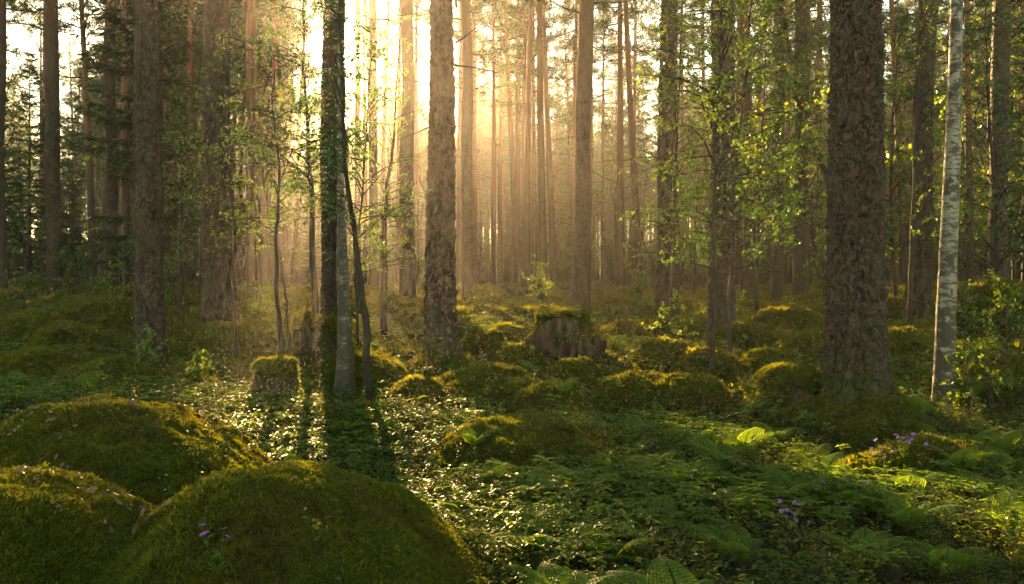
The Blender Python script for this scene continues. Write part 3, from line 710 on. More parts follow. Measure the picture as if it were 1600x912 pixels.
# ------------------------------------------------------------------ trunks
def trunk_mesh(name, path, rad, hvis, step, seg, m, plate=0.06, depth=.016, flare=.35, kind='pine', seed=0, H=20.0):
    """path(z) -> (x, y) offset, rad(z) -> radius. Fine rings up to hvis, coarse above."""
    z = np.concatenate([np.arange(-.35, hvis, step), np.linspace(hvis, H, 24)[0 if hvis < H else 24:]])
    z = np.unique(np.round(z, 4)); th = np.arange(seg) / seg * 2 * np.pi
    ZZ, TT = np.meshgrid(z, th, indexing='ij'); zf = ZZ.ravel(); tf = TT.ravel()
    r0 = rad(zf); r0 = r0 * (1 + flare * np.exp(-np.clip(zf + .05, 0, None) / .22) * (1 + .45 * np.sin(tf * 4 + seed) + .3 * np.sin(tf * 7 + seed * 2)))
    r0 = r0 * (1 + .03 * np.sin(tf * 2 + zf * .7 + seed) + .02 * np.sin(tf * 3 - zf * 1.3))
    ux, uy = np.cos(tf), np.sin(tf)
    tint = np.full(len(zf), .5); fine = zf < hvis + .1
    disp = np.zeros(len(zf))
    if depth > 0:
        Pq = np.stack([ux * r0, uy * r0, zf], 1)[fine] / plate
        A = np.array((1, 1, .30)); Wp = .5 * np.stack([vnoise(Pq * .8, seed + 41), vnoise(Pq * .8, seed + 42), vnoise(Pq * .6, seed + 43)], 1)
        n1 = fbm(Pq * A * .62 + Wp, 2, seed + 11, .45); n2 = fbm(Pq * (1, 1, .5) * 1.15 + Wp * .6, 2, seed + 17, .45)
        f1, f2, cid = worley((Pq + Wp * 1.2) * (.8, .8, .38), seed)
        crack = np.clip(np.abs(n1) / .17, 0, 1) * (.45 + .55 * np.clip(np.abs(n2) / .12, 0, 1)) * (.6 + .4 * np.clip((f2 - f1) / .12, 0, 1))
        flake = fbm(Pq * (1, 1, .6) * 2.2, 3, seed + 23, .55); terr = np.floor((flake + cid * 1.2) * 3.2) / 3.2
        low = 1 - .5 * np.clip(zf[fine] / 7, 0, 1)
        disp[fine] = depth * low * (crack * (.75 + .22 * terr) + .16 * flake - .6)
        tint[fine] = np.clip(.02 + .55 * crack + .10 * terr + .06 * flake, 0, 1)
    pxy = np.stack([path(q) for q in z]).repeat(seg, 0)
    V = np.stack([pxy[:, 0] + ux * (r0 + disp), pxy[:, 1] + uy * (r0 + disp), zf], 1)
    n_r = len(z); i = np.arange(n_r - 1)[:, None] * seg; j = np.arange(seg)[None]; j2 = (j + 1) % seg
    Fq = np.stack([i + j, i + j2, i + seg + j2, i + seg + j], -1).reshape(-1, 4)
    return mesh_np(name, V, [Fq], [m], tint, smooth=True)

def needle_clumps(g, C, r, per=26, L=(.12, .22), Wd=.035, up=.35, sp=.16):
    n = len(C) * per; c_ = np.repeat(C, per, 0) + r.normal(0, sp * .55, (n, 3)) * np.array((1, 1, .55))
    D = rdir(n, r) + np.array((0, 0, up)); tc_ = np.repeat(r.uniform(0, 1, len(C)), per) * .6 + r.uniform(0, .4, n)
    leaves(g, c_, D, rdir(n, r), r.uniform(*L, n), Wd * r.uniform(.7, 1.3, n), tc_, 0, fold=.1)

def pine_parts(seed, H=20.0, cb=11.5, Rm=2.0, dead=26, per=30, nb=44):
    r = np.random.default_rng(seed); bend = r.normal(0, .25, 2); ph = r.uniform(0, 6.3)
    path = lambda z: np.array((bend[0] * math.sin(z / H * 2.2 + ph) - bend[0] * math.sin(ph), bend[1] * math.sin(z / H * 1.8 + ph) - bend[1] * math.sin(ph)))
    rad = lambda z: np.clip(.165 * (1 - .72 * np.clip(z, 0, H) / H), .03, 1)
    tr = trunk_mesh('pine_trunk', path, rad, H, .5, 12, M['pine_far'], depth=0, flare=.3, seed=seed, H=H)
    L = Geo(); Cn = []
    for k in range(nb):
        f = (k + r.uniform(0, 1)) / nb; z = cb + (H - cb - .2) * f; pr = math.sin(math.pi * (f * .80 + .20)) ** .7
        ln = Rm * pr * r.uniform(.55, 1.15); az = r.uniform(0, 6.3); el = -.1 + .9 * f + r.normal(0, .15)
        t = np.linspace(0, 1, 6)[:, None]; b0 = np.append(path(z), z)
        d = np.array((math.cos(az) * math.cos(el), math.sin(az) * math.cos(el), math.sin(el)))
        P = b0 + t * d * ln + np.array((0, 0, .25)) * t ** 2 * ln * .5 + np.cumsum(r.normal(0, .04, (6, 3)), 0) * t
        tube(L, P, np.linspace(.035, .01, 6), 4, .4)
        m = max(4, int(ln * 5)); tt = r.uniform(.35, 1.05, m) 
        C = np.stack([np.interp(tt, t[:, 0], P[:, q]) for q in range(3)], 1) + r.normal(0, .22, (m, 3)) * np.array((1, 1, .5))
        Cn.append(C)
    for k in range(dead):
        z = r.uniform(3.0, cb + 1); az = r.uniform(0, 6.3); ln = r.uniform(.2, 1.3) * (.5 + .5 * z / cb); el = r.uniform(-.5, .35)
        t = np.linspace(0, 1, 4)[:, None]; b0 = np.append(path(z), z); d = np.array((math.cos(az), math.sin(az), math.tan(el)))
        tube(L, b0 + t * d * ln + np.cumsum(r.normal(0, .035, (4, 3)), 0) * t, np.linspace(.016, .004, 4), 3, .3)
    G = Geo(); needle_clumps(G, np.concatenate(Cn), r, per)
    return tr, L.mesh('limbs', [M['twig']]), G.mesh('crown', [M['needle']]), path

def spruce_parts(seed, H=7.0, Rm=1.3, cb=.6):
    r = np.random.default_rng(seed); path = lambda z: np.zeros(2)
    tr = trunk_mesh('spruce_trunk', path, lambda z: np.clip(.07 * (1 - z / H), .008, 1), H, .5, 8, M['twig'], depth=0, flare=.2, seed=seed, H=H)
    L = Geo(); G = Geo(); z = cb
    while z < H - .15:
        f = (z - cb) / (H - cb); nb = 5
        for k in range(nb):
            az = r.uniform(0, 6.3); ln = Rm * (1 - f) ** .8 * r.uniform(.6, 1.1) + .08
            t = np.linspace(0, 1, 5)[:, None]; d = np.array((math.cos(az), math.sin(az), -.15 + .6 * f))
            P = np.array((0, 0, z)) + t * d * ln + np.array((0, 0, .22)) * (t ** 3) * ln
            tube(L, P, np.linspace(.012, .003, 5), 3, .3)
            m = max(8, int(ln * 34)); tt = r.uniform(.12, 1.0, m); C = np.stack([np.interp(tt, t[:, 0], P[:, q]) for q in range(3)], 1)
            side = np.cross(d, (0, 0, 1.)); sgn = r.choice((-1, 1), m)[:, None]
            D = unit(unit(d) * .8 + side * sgn * r.uniform(.3, 1.2, (m, 1)) + np.array((0, 0, -.25)) + r.normal(0, .2, (m, 3)))
            leaves(G, C, D, np.array((0, 0, 1.)) + r.normal(0, .3, (m, 3)), r.uniform(.10, .26, m) * (1.1 - tt * .4), r.uniform(.025, .045, m), r.uniform(0, 1, m), 0, fold=.1, droop=.2)
        z += r.uniform(.13, .24)
    return tr, L.mesh('limbs', [M['twig']]), G.mesh('crown', [M['spruce_needle']]), path

def leafy_parts(seed, pts, rads, z0, z1, Rm, nb, nl, ll, lw, mt, bark, spread=1.0, seg=8, el=(.1, .9), tint=(0, 1), name='trunk'):
    """pts/rads: the stem in local coordinates; branches between heights z0..z1"""
    r = np.random.default_rng(seed); T = Geo(); pts = np.asarray(pts, float)
    k = max(12, len(pts) * 5); tt = np.linspace(0, 1, k); src = np.linspace(0, 1, len(pts))
    P = np.stack([np.interp(tt, src, pts[:, q]) for q in range(3)], 1)
    for _ in range(3): P[1:-1] = (P[:-2] + 2 * P[1:-1] + P[2:]) / 4
    P[1:] += np.cumsum(r.normal(0, .012, (k - 1, 3)), 0) * np.array((1, 1, .0))
    rr = np.interp(tt, src, rads); tube(T, P, rr, seg, .5)
    L = Geo(); G = Geo()
    for b in range(nb):
        z = z0 + (z1 - z0) * ((b + r.uniform(0, 1)) / nb); f = (z - z0) / (z1 - z0 + 1e-6)
        b0 = np.array([np.interp(z, P[:, 2], P[:, q]) for q in range(3)]); az = r.uniform(0, 6.3); e = r.uniform(*el)
        ln = Rm * (1 - .55 * f) * r.uniform(.5, 1.15); t = np.linspace(0, 1, 6)[:, None]
        d = np.array((math.cos(az) * math.cos(e), math.sin(az) * math.cos(e), math.sin(e)))
        Q = b0 + t * d * ln - np.array((0, 0, .25)) * t ** 2 * ln + np.cumsum(r.normal(0, .03 * ln, (6, 3)), 0) * t
        tube(L, Q, np.linspace(max(.004, .012 * ln), .0025, 6), 3, .3)
        ntw = max(3, int(ln * 7))
        for w_ in range(ntw):
            tw = r.uniform(.25, 1.0); q0 = np.array([np.interp(tw, t[:, 0], Q[:, q]) for q in range(3)])
            tl = r.uniform(.15, .42) * min(1, ln) * spread; td = unit(d + r.normal(0, .75, 3) + np.array((0, 0, -.1))); s = np.linspace(0, 1, 3)[:, None]
            W3 = q0 + s * td * tl - np.array((0, 0, .12)) * s ** 2 * tl; tube(L, W3, (.0028, .0022, .0012), 3, .3)
            m = nl; sl = r.uniform(.1, 1.05, m)[:, None]; C = q0 + sl * td * tl - np.array((0, 0, .12)) * sl ** 2 * tl
            D = unit(td * .5 + r.normal(0, .7, (m, 3)) + np.array((0, 0, -.25)))
            leaves(G, C, D, np.array((0, 0, 1.)) + r.normal(0, .55, (m, 3)), r.uniform(.7, 1.2, m) * ll, r.uniform(.7, 1.1, m) * lw, tint[0] + (tint[1] - tint[0]) * r.uniform(0, 1, m), 0, six=(ll < .06 and nb < 20), fold=.12, droop=.15)
    return T.mesh(name, [M[bark]], True), L.mesh('limbs', [M['twig']]), G.mesh('crown', [M[mt]])

def assemble(name, parts, loc, rz=0, sc=1.0, label=None, cat='tree', group=None):
    e = root(name, loc, rz); e.scale = (sc, sc, sc); tag(e, label, cat, group)
    for nm, me in zip(('trunk', 'limbs', 'crown'), parts):
        if me is not None:
            o = link(nm, me, e)
            if nm != 'trunk': o['kind'] = 'stuff'
    return e

# prototypes (shared mesh data)
PINES = [pine_parts(200 + k, cb=(9.5, 11, 8.5, 10.5, 11.5, 9)[k], Rm=(2.3, 2.1, 2.5, 2.0, 2.2, 2.4)[k]) for k in range(6)]
THIN = [pine_parts(240 + k, cb=(13, 14, 12.5)[k], Rm=(1.7, 1.5, 1.9)[k], per=13, nb=24, dead=30) for k in range(3)]
SPR = [spruce_parts(300 + k, H=(7, 8, 6)[k], Rm=(1.2, 1.4, 1.1)[k]) for k in range(3)]
def far_leafy(k):
    r = np.random.default_rng(400 + k); H = 6.5
    pts = [(0, 0, -.2)] + [(r.normal(0, .12) * q, r.normal(0, .12) * q, q * H / 5) for q in range(1, 6)]
    return leafy_parts(410 + k, pts, np.linspace(.05, .008, 6), 1.2, H - .1, 1.5, 34, 7, .085, .06, ('birch_leaf', 'dark_leaf')[k % 2], 'twig', spread=1.3)
LEAFY = [far_leafy(k) for k in range(4)]

# ---- the named pines
NAMES = ['pine at the left edge, only a sliver of its trunk showing', 'slim pine second from the left edge with a bright sky gap beside it', 'slim hazy pine third from the left, before the dark one',
 'dark rough pine with a leafy shrub round its foot, left of the thick brown one', 'thick brown pine behind the mossy dome, twigs of yellow leaves on its upper trunk',
 'dark pine that the sun peeks out behind', 'dark straight pine standing in the middle beside the brightest beams', 'slim pine glowing in the beams just right of the middle pine',
 'pale hazy pine in the sunbeam left of the middle pine', 'leaning grey pine right behind the flat mossy stump', 'green tinged pine between the flat stump and the leafy clad pine',
 'pine overgrown by green twigs with a black sapling before it', 'slim pine left one of the pair beyond the round stump', 'slim pine right one of the pair beyond the round stump',
 'biggest and nearest pine with coarse flaking bark on a moss bank', 'dark leaning pine between the biggest pine and the birch', 'rust coloured pine beside the dark boulder near the right edge']
for k, (t, lab) in enumerate(zip(TREES, NAMES)):
    kind, bx, by, tx, d, wb, wt = t
    b = px(bx, by, d); zb = b[2]; ztop = EYE + HOR / F * d; hv = ztop - zb; H = 21.0 if d > 10 else 20.0
    dx = (tx - bx) / F * d; rb, rt = wb / 2 / F * d, wt / 2 / F * d
    ztree = min(gz(b[0], b[1]), zb + .25)
    rad = (lambda rb, rt, hv, H: lambda z: np.where(z < hv, rb + (rt - rb) * np.clip(z, 0, None) / hv, np.clip(rt * (1 - (z - hv) / (H - hv) * .8), .03, 1)))(rb, rt, hv, H)
    sw = random.uniform(-.03, .03) * 1.0
    path = (lambda dx, hv, sw: lambda z: np.array((dx * z / hv + sw * math.sin(z * 1.1), sw * math.cos(z * .9))))(dx, hv, sw)
    pxm = d / F * 1.5625                                        # metres per rendered pixel
    step = max(.009, pxm * 1.2); seg = int(np.clip(2 * math.pi * rb / step, 20, 190))
    me = trunk_mesh('trunk', path, rad, hv + .4, step * 1.15, seg, M['pine'], plate=max(.055, pxm * 4), depth=min(.07, .03 + rb * .16) if d < 20 else .02, flare=.42, seed=k * 3 + 1, H=H)
    e = root('pine_tree', (b[0], b[1], ztree)); tag(e, lab, 'tree', 'tall pines')
    link('trunk', me, e)
    v = PINES[(1, 3, 4)[k % 3]]; s = H / 20.0 * 1.08
    for nm, q in (('limbs', 1), ('crown', 2)):
        c_ = link(nm, v[q], e, (0, 0, 0), random.uniform(0, 6.3), s); c_['kind'] = 'stuff'; pp = path(15.0); c_.location = (pp[0], pp[1], 0)
    if k in (3, 4, 6, 14, 15): pass

# ---- the birches
def curve_path(P): 
    P = np.asarray(P, float)
    return lambda z: np.array((np.interp(z, P[:, 2], P[:, 0]), np.interp(z, P[:, 2], P[:, 1])))
def stem_pts(pix, d0, dd=0.0):
    q = np.array([px(a, b, d0 + dd * i) for i, (a, b) in enumerate(pix)]); return q, q[0]
def smooth_curve(q, H, n=60):
    """q: points rising in z; returns dense smoothed rows up to height H"""
    z = np.linspace(q[0, 2], q[-1, 2], n); c_ = np.stack([np.interp(z, q[:, 2], q[:, 0]), np.interp(z, q[:, 2], q[:, 1]), z], 1)
    for _ in range(30): c_[1:-1, :2] = (c_[:-2, :2] + 2 * c_[1:-1, :2] + c_[2:, :2]) / 4
    return c_
q, b = stem_pts([(1470, 676), (1476, 600), (1478, 480), (1484, 330), (1491, 180), (1495, 0), (1498, -400)], 8.0)
cv = smooth_curve(q - q[0], 0); r0 = 31 / 2 / F * 8
e = root('birch_tree', tuple(q[0])); tag(e, 'slender white birch with black scars at the right, before the dark bank', 'tree')
link('trunk', trunk_mesh('trunk', curve_path(cv), lambda z: r0 * (1 - .10 * z), 5.2, .016, 64, M['birch'], plate=.09, depth=.006, flare=.35, seed=71, H=5.6), e)
T_, L_, C_ = leafy_parts(72, [(cv[-1][0], cv[-1][1], 5.2), (cv[-1][0] + .05, 0, 8), (cv[-1][0] + .1, 0, 12)], (.055, .035, .01), 6.2, 12, 1.8, 26, 7, .07, .05, 'birch_leaf', 'birch', name='upper_trunk')
link('limbs', L_, e)['kind'] = 'stuff'; link('crown', C_, e)['kind'] = 'stuff'; link('upper_trunk', T_, e)

q, b = stem_pts([(538, 603), (541, 560), (538, 500), (534, 400), (532, 300), (530, 150), (528, -60)], 9.9)
cv = smooth_curve(q - q[0], 0); r0 = 27 / 2 / F * 9.9
e = root('birch_tree', tuple(q[0])); tag(e, 'young grey birch standing against the pine that hides the sun', 'tree')
link('trunk', trunk_mesh('trunk', curve_path(cv), lambda z: np.clip(r0 * (1 - .26 * z), .02, 1), 3.4, .018, 44, M['grey_birch'], plate=.07, depth=.009, flare=.22, seed=75, H=4.8), e)
T_, L_, C_ = leafy_parts(76, [tuple(cv[20]), tuple(cv[40]), tuple(cv[-1])], (.03, .02, .006), 1.9, 4.6, .75, 16, 7, .045, .032, 'dark_leaf', 'birch')
link('limbs', L_, e)['kind'] = 'stuff'; link('crown', C_, e)['kind'] = 'stuff'

# ---- saplings and small leafy trees: stem pixels, distance, width px, leafy range (fraction of stem), reach, branches, leaves per twig, leaf, leaf material, bark, label
SAP = [
 ([(441, 577), (438, 470), (434, 340), (432, 230), (440, 110)], 8.7, 9, (.50, 1), .62, 26, 7, .042, 'birch_leaf', 'twig', 'thin dark sapling with yellow green leaves growing above the dark stump'),
 ([(451, 566), (449, 480), (444, 400), (441, 385)], 9.6, 4, (.3, 1), .18, 6, 1, .03, 'birch_leaf', 'twig', 'bare thin broken sapling beside the thin dark one'),
 ([(494, 482), (489, 330), (480, 200), (470, 60), (462, -120)], 13.0, 11, (.30, .95), 1.3, 46, 9, .065, 'dark_leaf', 'twig', 'thin dark tree whose leaves veil the sky left of the sun'),
 ([(578, 602), (566, 470), (552, 350), (542, 240), (536, 120), (530, -80)], 9.3, 13, (.35, 1), .8, 26, 7, .048, 'dark_leaf', 'twig', 'thin dark stem leaning across beside the young birch'),
 ([(600, 500), (601, 420), (603, 330), (608, 270), (618, 190), (622, 60)], 15.5, 12, (.25, 1), 1.1, 30, 5, .055, 'birch_leaf', 'twig', 'slender crooked sapling glowing in the haze left of the middle pine'),
 ([(1111, 592), (1112, 480), (1116, 330), (1122, 180), (1128, 0), (1132, -160)], 9.6, 8, (.42, 1), 1.0, 46, 8, .05, 'birch_leaf', 'twig', 'thin black sapling with bright green sprays before the leafy clad pine'),
 ([(1142, 560), (1140, 480), (1143, 400), (1150, 250), (1170, 60), (1178, -120)], 11.5, 7, (.2, 1), 1.3, 42, 8, .055, 'dark_leaf', 'twig', 'leafy young tree just right of the leafy clad pine'),
 ([(282, 470), (280, 380), (284, 250), (290, 130)], 19.0, 9, (.1, 1), 1.1, 50, 7, .08, 'dark_leaf', 'twig', 'dark bushy young tree between the dark pine and the thick brown one'),
 ([(366, 500), (360, 380), (350, 260), (340, 130), (338, 40)], 12.5, 6, (.3, 1), .75, 26, 7, .05, 'birch_leaf', 'twig', 'leafy sapling hugging the thick brown pine'),
 ([(1049, 496), (1052, 380), (1056, 240), (1062, 90), (1066, -100)], 15.5, 8, (.15, 1), 1.2, 50, 8, .065, 'birch_leaf', 'twig', 'young leafy tree growing before the green tinged pine'),
 ([(1420, 505), (1424, 380), (1432, 200), (1446, 20), (1450, -100)], 15.0, 8, (.2, 1), .9, 30, 8, .06, 'birch_leaf', 'twig', 'thin leafy tree against the dark leaning pine'),
 ([(1208, 470), (1212, 330), (1218, 150), (1222, -60)], 22.0, 8, (.2, 1), 1.2, 40, 8, .085, 'birch_leaf', 'twig', 'leafy tree before the left pine of the pair'),
 ([(1550, 470), (1556, 330), (1545, 180), (1540, 0)], 16.0, 8, (.15, 1), 1.3, 46, 8, .075, 'dark_leaf', 'twig', 'dark leafy tree left of the rust coloured pine'),
 ([(1400, 480), (1392, 330), (1396, 180), (1405, 40)], 19.0, 8, (.12, 1), 1.5, 46, 8, .085, 'dark_leaf', 'twig', 'bushy young tree between the biggest pine and the dark leaning one'),
 ([(560, 500), (556, 420), (566, 330), (572, 200), (580, 30)], 14.0, 5, (.2, 1), 1.2, 44, 9, .05, 'dark_leaf', 'twig', 'loose twiggy sapling right of the pine that hides the sun'),
 ([(1182, 480), (1190, 380), (1196, 200), (1206, 20)], 17.5, 8, (.2, 1), 1.4, 46, 8, .075, 'dark_leaf', 'twig', 'dark leafy tree filling the gap left of the pair of pines'),
]
for k, (pix, d, wpx, rg, Rm, nb, nl, ll, lm, bk, lab) in enumerate(SAP):
    q, b = stem_pts(pix, d); zg = gz(q[0][0], q[0][1]); q[0][2] = min(zg, q[1][2] - .2) - .03; loc = q[0].copy(); qq = q - loc
    h = qq[-1][2]
    r0 = wpx / 2 / F * d; pr = leafy_parts(500 + k, qq, np.linspace(r0, .006, len(qq)), h * rg[0], h * rg[1], Rm * 1.25, int(nb * 1.7), nl, ll, ll * .7, lm, bk)
    assemble('sapling', pr, tuple(loc), 0, 1, lab, 'sapling', 'saplings under the pines')

# low bushes with bright leaves
BUSH = [(848, 470, 20, 1.1, 'birch_leaf', 'hazy bright bush left of the leaning grey pine'), (1000, 476, 19, 1.0, 'birch_leaf', 'yellow lit bush right of the leaning grey pine'),
 (1056, 520, 12.4, .8, 'birch_leaf', 'bright bush at the foot of the green tinged pine'), (180, 470, 19, 1.0, 'birch_leaf', 'small lit bush below the slim pine third from the left'),
 (236, 560, 11.0, .55, 'birch_leaf', 'low sunlit shrub round the foot of the dark pine'), (1510, 640, 7.4, .7, 'birch_leaf', 'small bright bush touching the birch on its right'), (1575, 615, 8.2, .9, 'birch_leaf', 'yellow green bush near the right edge'), (1545, 645, 7.8, .8, 'birch_leaf', 'yellow green bush right of the birch foot'), (1425, 628, 9.0, .5, 'birch_leaf', 'small lit bush left of the birch foot'),
 (1590, 590, 9.0, .9, 'dark_leaf', 'dark green bush at the right edge on the bank'), (330, 480, 16.5, .7, 'birch_leaf', 'bright bush left of the thick brown pine foot'), (700, 480, 20, .8, 'birch_leaf', 'hazy bush behind the middle pine'),
 (1140, 490, 16.0, .9, 'birch_leaf', 'lit bush behind the leafy clad pine'), (1290, 470, 20, 1.1, 'dark_leaf', 'dark bush behind the left side of the biggest pine'), (1500, 500, 13, .9, 'dark_leaf', 'dark bush behind the birch on the right bank'),
 (40, 500, 17.5, 1.0, 'dark_leaf', 'dark bush under the pines near the left edge'), (120, 480, 20, 1.1, 'dark_leaf', 'dark bush between the two slim left pines'), (268, 480, 20, 1.1, 'dark_leaf', 'dark bush between the dark pine and the thick brown one'),
 (400, 490, 16, .8, 'birch_leaf', 'glowing bush right of the thick brown pine'), (300, 600, 9.0, .45, 'birch_leaf', 'low yellow flecked shrub left of the dark stump'), (590, 560, 11.8, .45, 'birch_leaf', 'lit twiggy shrub at the foot of the thin leaning stem')]
for k, (bx, by, d, h, lm, lab) in enumerate(BUSH):
    x_ = (bx - 800) / F * d; z_ = gz(x_, d); rr = np.random.default_rng(700 + k)
    pr = leafy_parts(720 + k, [(0, 0, -.05), (rr.normal(0, .04), 0, h * .5), (rr.normal(0, .06), 0, h)], (.012, .008, .003), h * .08, h, h * .75, 16, 7, .022 + d * .0028, .016 + d * .002, lm, 'twig', spread=1.2, el=(.3, 1.3))
    assemble('bush', pr, (x_, d, z_), 0, 1, lab, 'bush', 'leafy bushes')

# ------------------------------------------------------------------ stumps
def stump(ix, itop, ibot, d, wt, wb, label, seed, mosstop=True, dome=.10, flank=.12):
    r = np.random.default_rng(seed); top = px(ix, itop, d); bot = px(ix, ibot, d); h = top[2] - bot[2]; rt, rb = wt / 2 / F * d, wb / 2 / F * d
    e = root('tree_stump', (top[0], d, bot[2])); tag(e, label, 'tree stump', 'old stumps')
    seg = 96; zs = np.concatenate([np.linspace(-.25, h, 34)]); th = np.arange(seg) / seg * 2 * np.pi
    ZZ, TT = np.meshgrid(zs, th, indexing='ij'); z, t = ZZ.ravel(), TT.ravel(); f = np.clip(z / h, 0, 1)
    rad = rt + (rb - rt) * (1 - f) ** 2.2 * (1 + .35 * np.sin(t * 5 + seed) + .2 * np.sin(t * 9 + seed * 3))
    Pn = np.stack([np.cos(t) * rt, np.sin(t) * rt, z * .25], 1)
    rad = rad * (1 + .9 * np.clip(.25 - f, 0, 1) * np.clip(np.sin(t * 5 + seed), 0, 1)) + rt * (.12 * fbm(Pn * 9, 3, seed) + .07 * np.abs(np.sin(t * 17 + 2 * vnoise(Pn * 5, seed))))
    jag = .20 * h * fbm(np.stack([np.cos(th) * 2.5, np.sin(th) * 2.5, th * 0], 1), 3, seed + 2)
    z2 = z + np.tile(jag, len(zs)) * f ** 3
    V = np.stack([np.cos(t) * rad, np.sin(t) * rad, z2], 1)
    i = np.arange(len(zs) - 1)[:, None] * seg; j = np.arange(seg)[None]; j2 = (j + 1) % seg
    Fq = np.stack([i + j, i + j2, i + seg + j2, i + seg + j], -1).reshape(-1, 4)
    link('wood', mesh_np('stump_wood', V, [Fq], [M['stump']], fbm(Pn * 14, 3, seed) * .4 + .5, smooth=True), e)
    # the cushion of moss on top, hanging a little over the rim
    q = np.linspace(0, 1.06, 16); QQ, TT = np.meshgrid(q, th, indexing='ij'); qf, tf = QQ.ravel(), TT.ravel()
    rim = rad[-seg:]; jr = np.tile(jag, len(q)); rr_ = np.tile(rim, len(q)) * qf
    zz = h + jr * np.clip(qf, 0, 1) ** 2 + dome * h * (1 - qf ** 2.4) - np.clip((qf - .9) / .16, 0, 1) ** 2 * h * (.10 + .30 * np.clip(.5 + fbm(np.stack([np.cos(tf) * 2.2, np.sin(tf) * 2.2, tf * 0], 1), 2, seed + 5), 0, 1)) + .018 + .02 * fbm(np.stack([np.cos(tf) * rr_, np.sin(tf) * rr_, tf * 0], 1) * 14, 2, seed)
    V = np.stack([np.cos(tf) * rr_, np.sin(tf) * rr_, zz], 1); i = np.arange(len(q) - 1)[:, None] * seg
    Fm = np.stack([i + j, i + seg + j, i + seg + j2, i + j2], -1).reshape(-1, 4)
    cap = link('moss_cap', mesh_np('moss_cap', V, [Fm], [M['mound']], smooth=True), e)
    # tufts over the cap and down the shaded flanks
    nn = int(1500 * (rt / .3) ** 2) + 500; a = r.uniform(0, 6.3, nn); s = np.sqrt(r.uniform(0, 1, nn)) * 1.04
    R_ = np.interp(a, np.append(th, 2 * np.pi), np.append(rim, rim[0])) * s; J = np.interp(a, np.append(th, 2 * np.pi), np.append(jag, jag[0]))
    P = np.stack([np.cos(a) * R_, np.sin(a) * R_, h + J * s ** 2 + dome * h * (1 - s ** 2.4) + .015], 1)
    Nn = np.stack([np.cos(a) * s, np.sin(a) * s, np.full(nn, 1.)], 1) + r.normal(0, .25, (nn, 3))
    n2 = int(nn * .9); k = r.integers(0, len(z), n2); fk = f[k]; keep = (z[k] > 0) & (r.uniform(0, 1, n2) < np.clip(flank + 1.3 * fbm(Pn[k] * 5, 2, seed + 7) + .75 * (1 - fk) ** 2 + .3 * (fk > .86), 0, 1)); k = k[keep]
    P2 = np.stack([np.cos(t[k]) * rad[k], np.sin(t[k]) * rad[k], z2[k]], 1); N2 = np.stack([np.cos(t[k]), np.sin(t[k]), np.full(len(k), .5)], 1)
    P = np.concatenate([P, P2]); Nn = np.concatenate([Nn, N2])
    scatter('moss', G_MOSS, P, Nn, r.uniform(.9, 1.6, len(P)) * (.8 + d / 11), 4, r, cap)
    return e
stump(881, 488, 528, 12.6, 74, 92, 'flat topped mossy stump in front of the leaning grey pine', 3, True, .05, .12)
stump(486, 502, 566, 12.0, 52, 92, 'dark rotten stump left of the young birch with a mossy block behind', 5, True, .08, -.1)
stump(1234, 592, 642, 7.9, 84, 112, 'round shaggy stump with a thick moss cap left of the biggest pine', 9, True, .38, .15)
stump(431, 576, 648, 8.4, 58, 112, 'dark low stump swathed in leaves under the thin dark sapling', 13, False, .16, .45)

# ------------------------------------------------------------------ the forest behind
r = np.random.default_rng(2024)
hx = SDIR.x / SDIR.y; hz_ = SDIR.z / SDIR.y            # a ray towards the sun moves this much per metre of depth
TARGETS = []
for (ix, iy, d, rr_) in [(620, 640, 7.6, .5), (650, 700, 6.0, .5), (690, 770, 5.0, .4), (760, 850, 4.1, .35), (600, 610, 8.6, .5), (900, 500, 17, 1.2), (950, 480, 22, 1.5), (960, 530, 13, .8), (1210, 500, 15, 1.0), (1190, 600, 8.6, .5), (1430, 630, 8.6, .5), (1540, 610, 8, .5),
                         (160, 628, 4.2, .3), (70, 700, 3.9, .25), (390, 520, 13, .7), (600, 570, 10.5, .5), (700, 470, 26, 2.0), (800, 455, 35, 2.5), (1050, 470, 25, 1.5), (420, 470, 25, 1.0), (1400, 690, 5.6, .4), (900, 650, 6.5, .5), (1000, 665, 6.3, .4), (1180, 700, 5.2, .4), (880, 880, 3.3, .3), (640, 430, 12, .6), (720, 330, 14, .8), (930, 330, 20, 1.2), (830, 400, 16, 1), (560, 330, 14, .8)]:
    for _ in range(3):
        q = px(ix, iy, d) + r.normal(0, rr_ * .6, 3) * np.array((1, 1, 0)); TARGETS.append(q)
for (ix, iy, d) in [(1400, 300, 34), (1260, 350, 38), (1550, 300, 30), (1100, 260, 34), (1320, 180, 45), (1450, 120, 42), (1180, 400, 26), (1500, 420, 22), (1390, 420, 24), (280, 350, 26), (110, 380, 30), (230, 250, 40), (1000, 300, 40)]:
    for _ in range(3): TARGETS.append(px(ix, iy, d) + r.normal(0, 1.5, 3))
TARGETS += [np.array((0, 0, EYE))] * 14
TARGETS = np.array(TARGETS)
RT = imgx(TARGETS[:, 0], np.maximum(TARGETS[:, 1], .1)) > 880
def blocks(x, y, zb, Rc, z0, z1, rt=.2, right=False):
    TG = TARGETS[RT] if right else TARGETS
    dy = y - TG[:, 1]; xx = TG[:, 0] + hx * dy; zz = TG[:, 2] + hz_ * dy
    off = np.abs(xx - x); crown = (dy > 1) & (off < Rc) & (zz > zb + z0) & (zz < zb + z1); tr = (dy > 1) & (off < rt) & (zz < zb + z1)
    return int((crown | tr).sum())
placed = [(px(t[1], t[2], t[4])[0], t[4]) for t in TREES]
def spot(y0, y1, spread, pad, minsep, keepout=1.6):
    for _ in range(60):
        y = math.sqrt(r.uniform(y0 ** 2, y1 ** 2)); x = r.uniform(-1, 1) * (spread * y + pad)
        if all((x - a) ** 2 + (y - b) ** 2 > (minsep * (1 + y * .005)) ** 2 for a, b in placed): return x, y
    return None
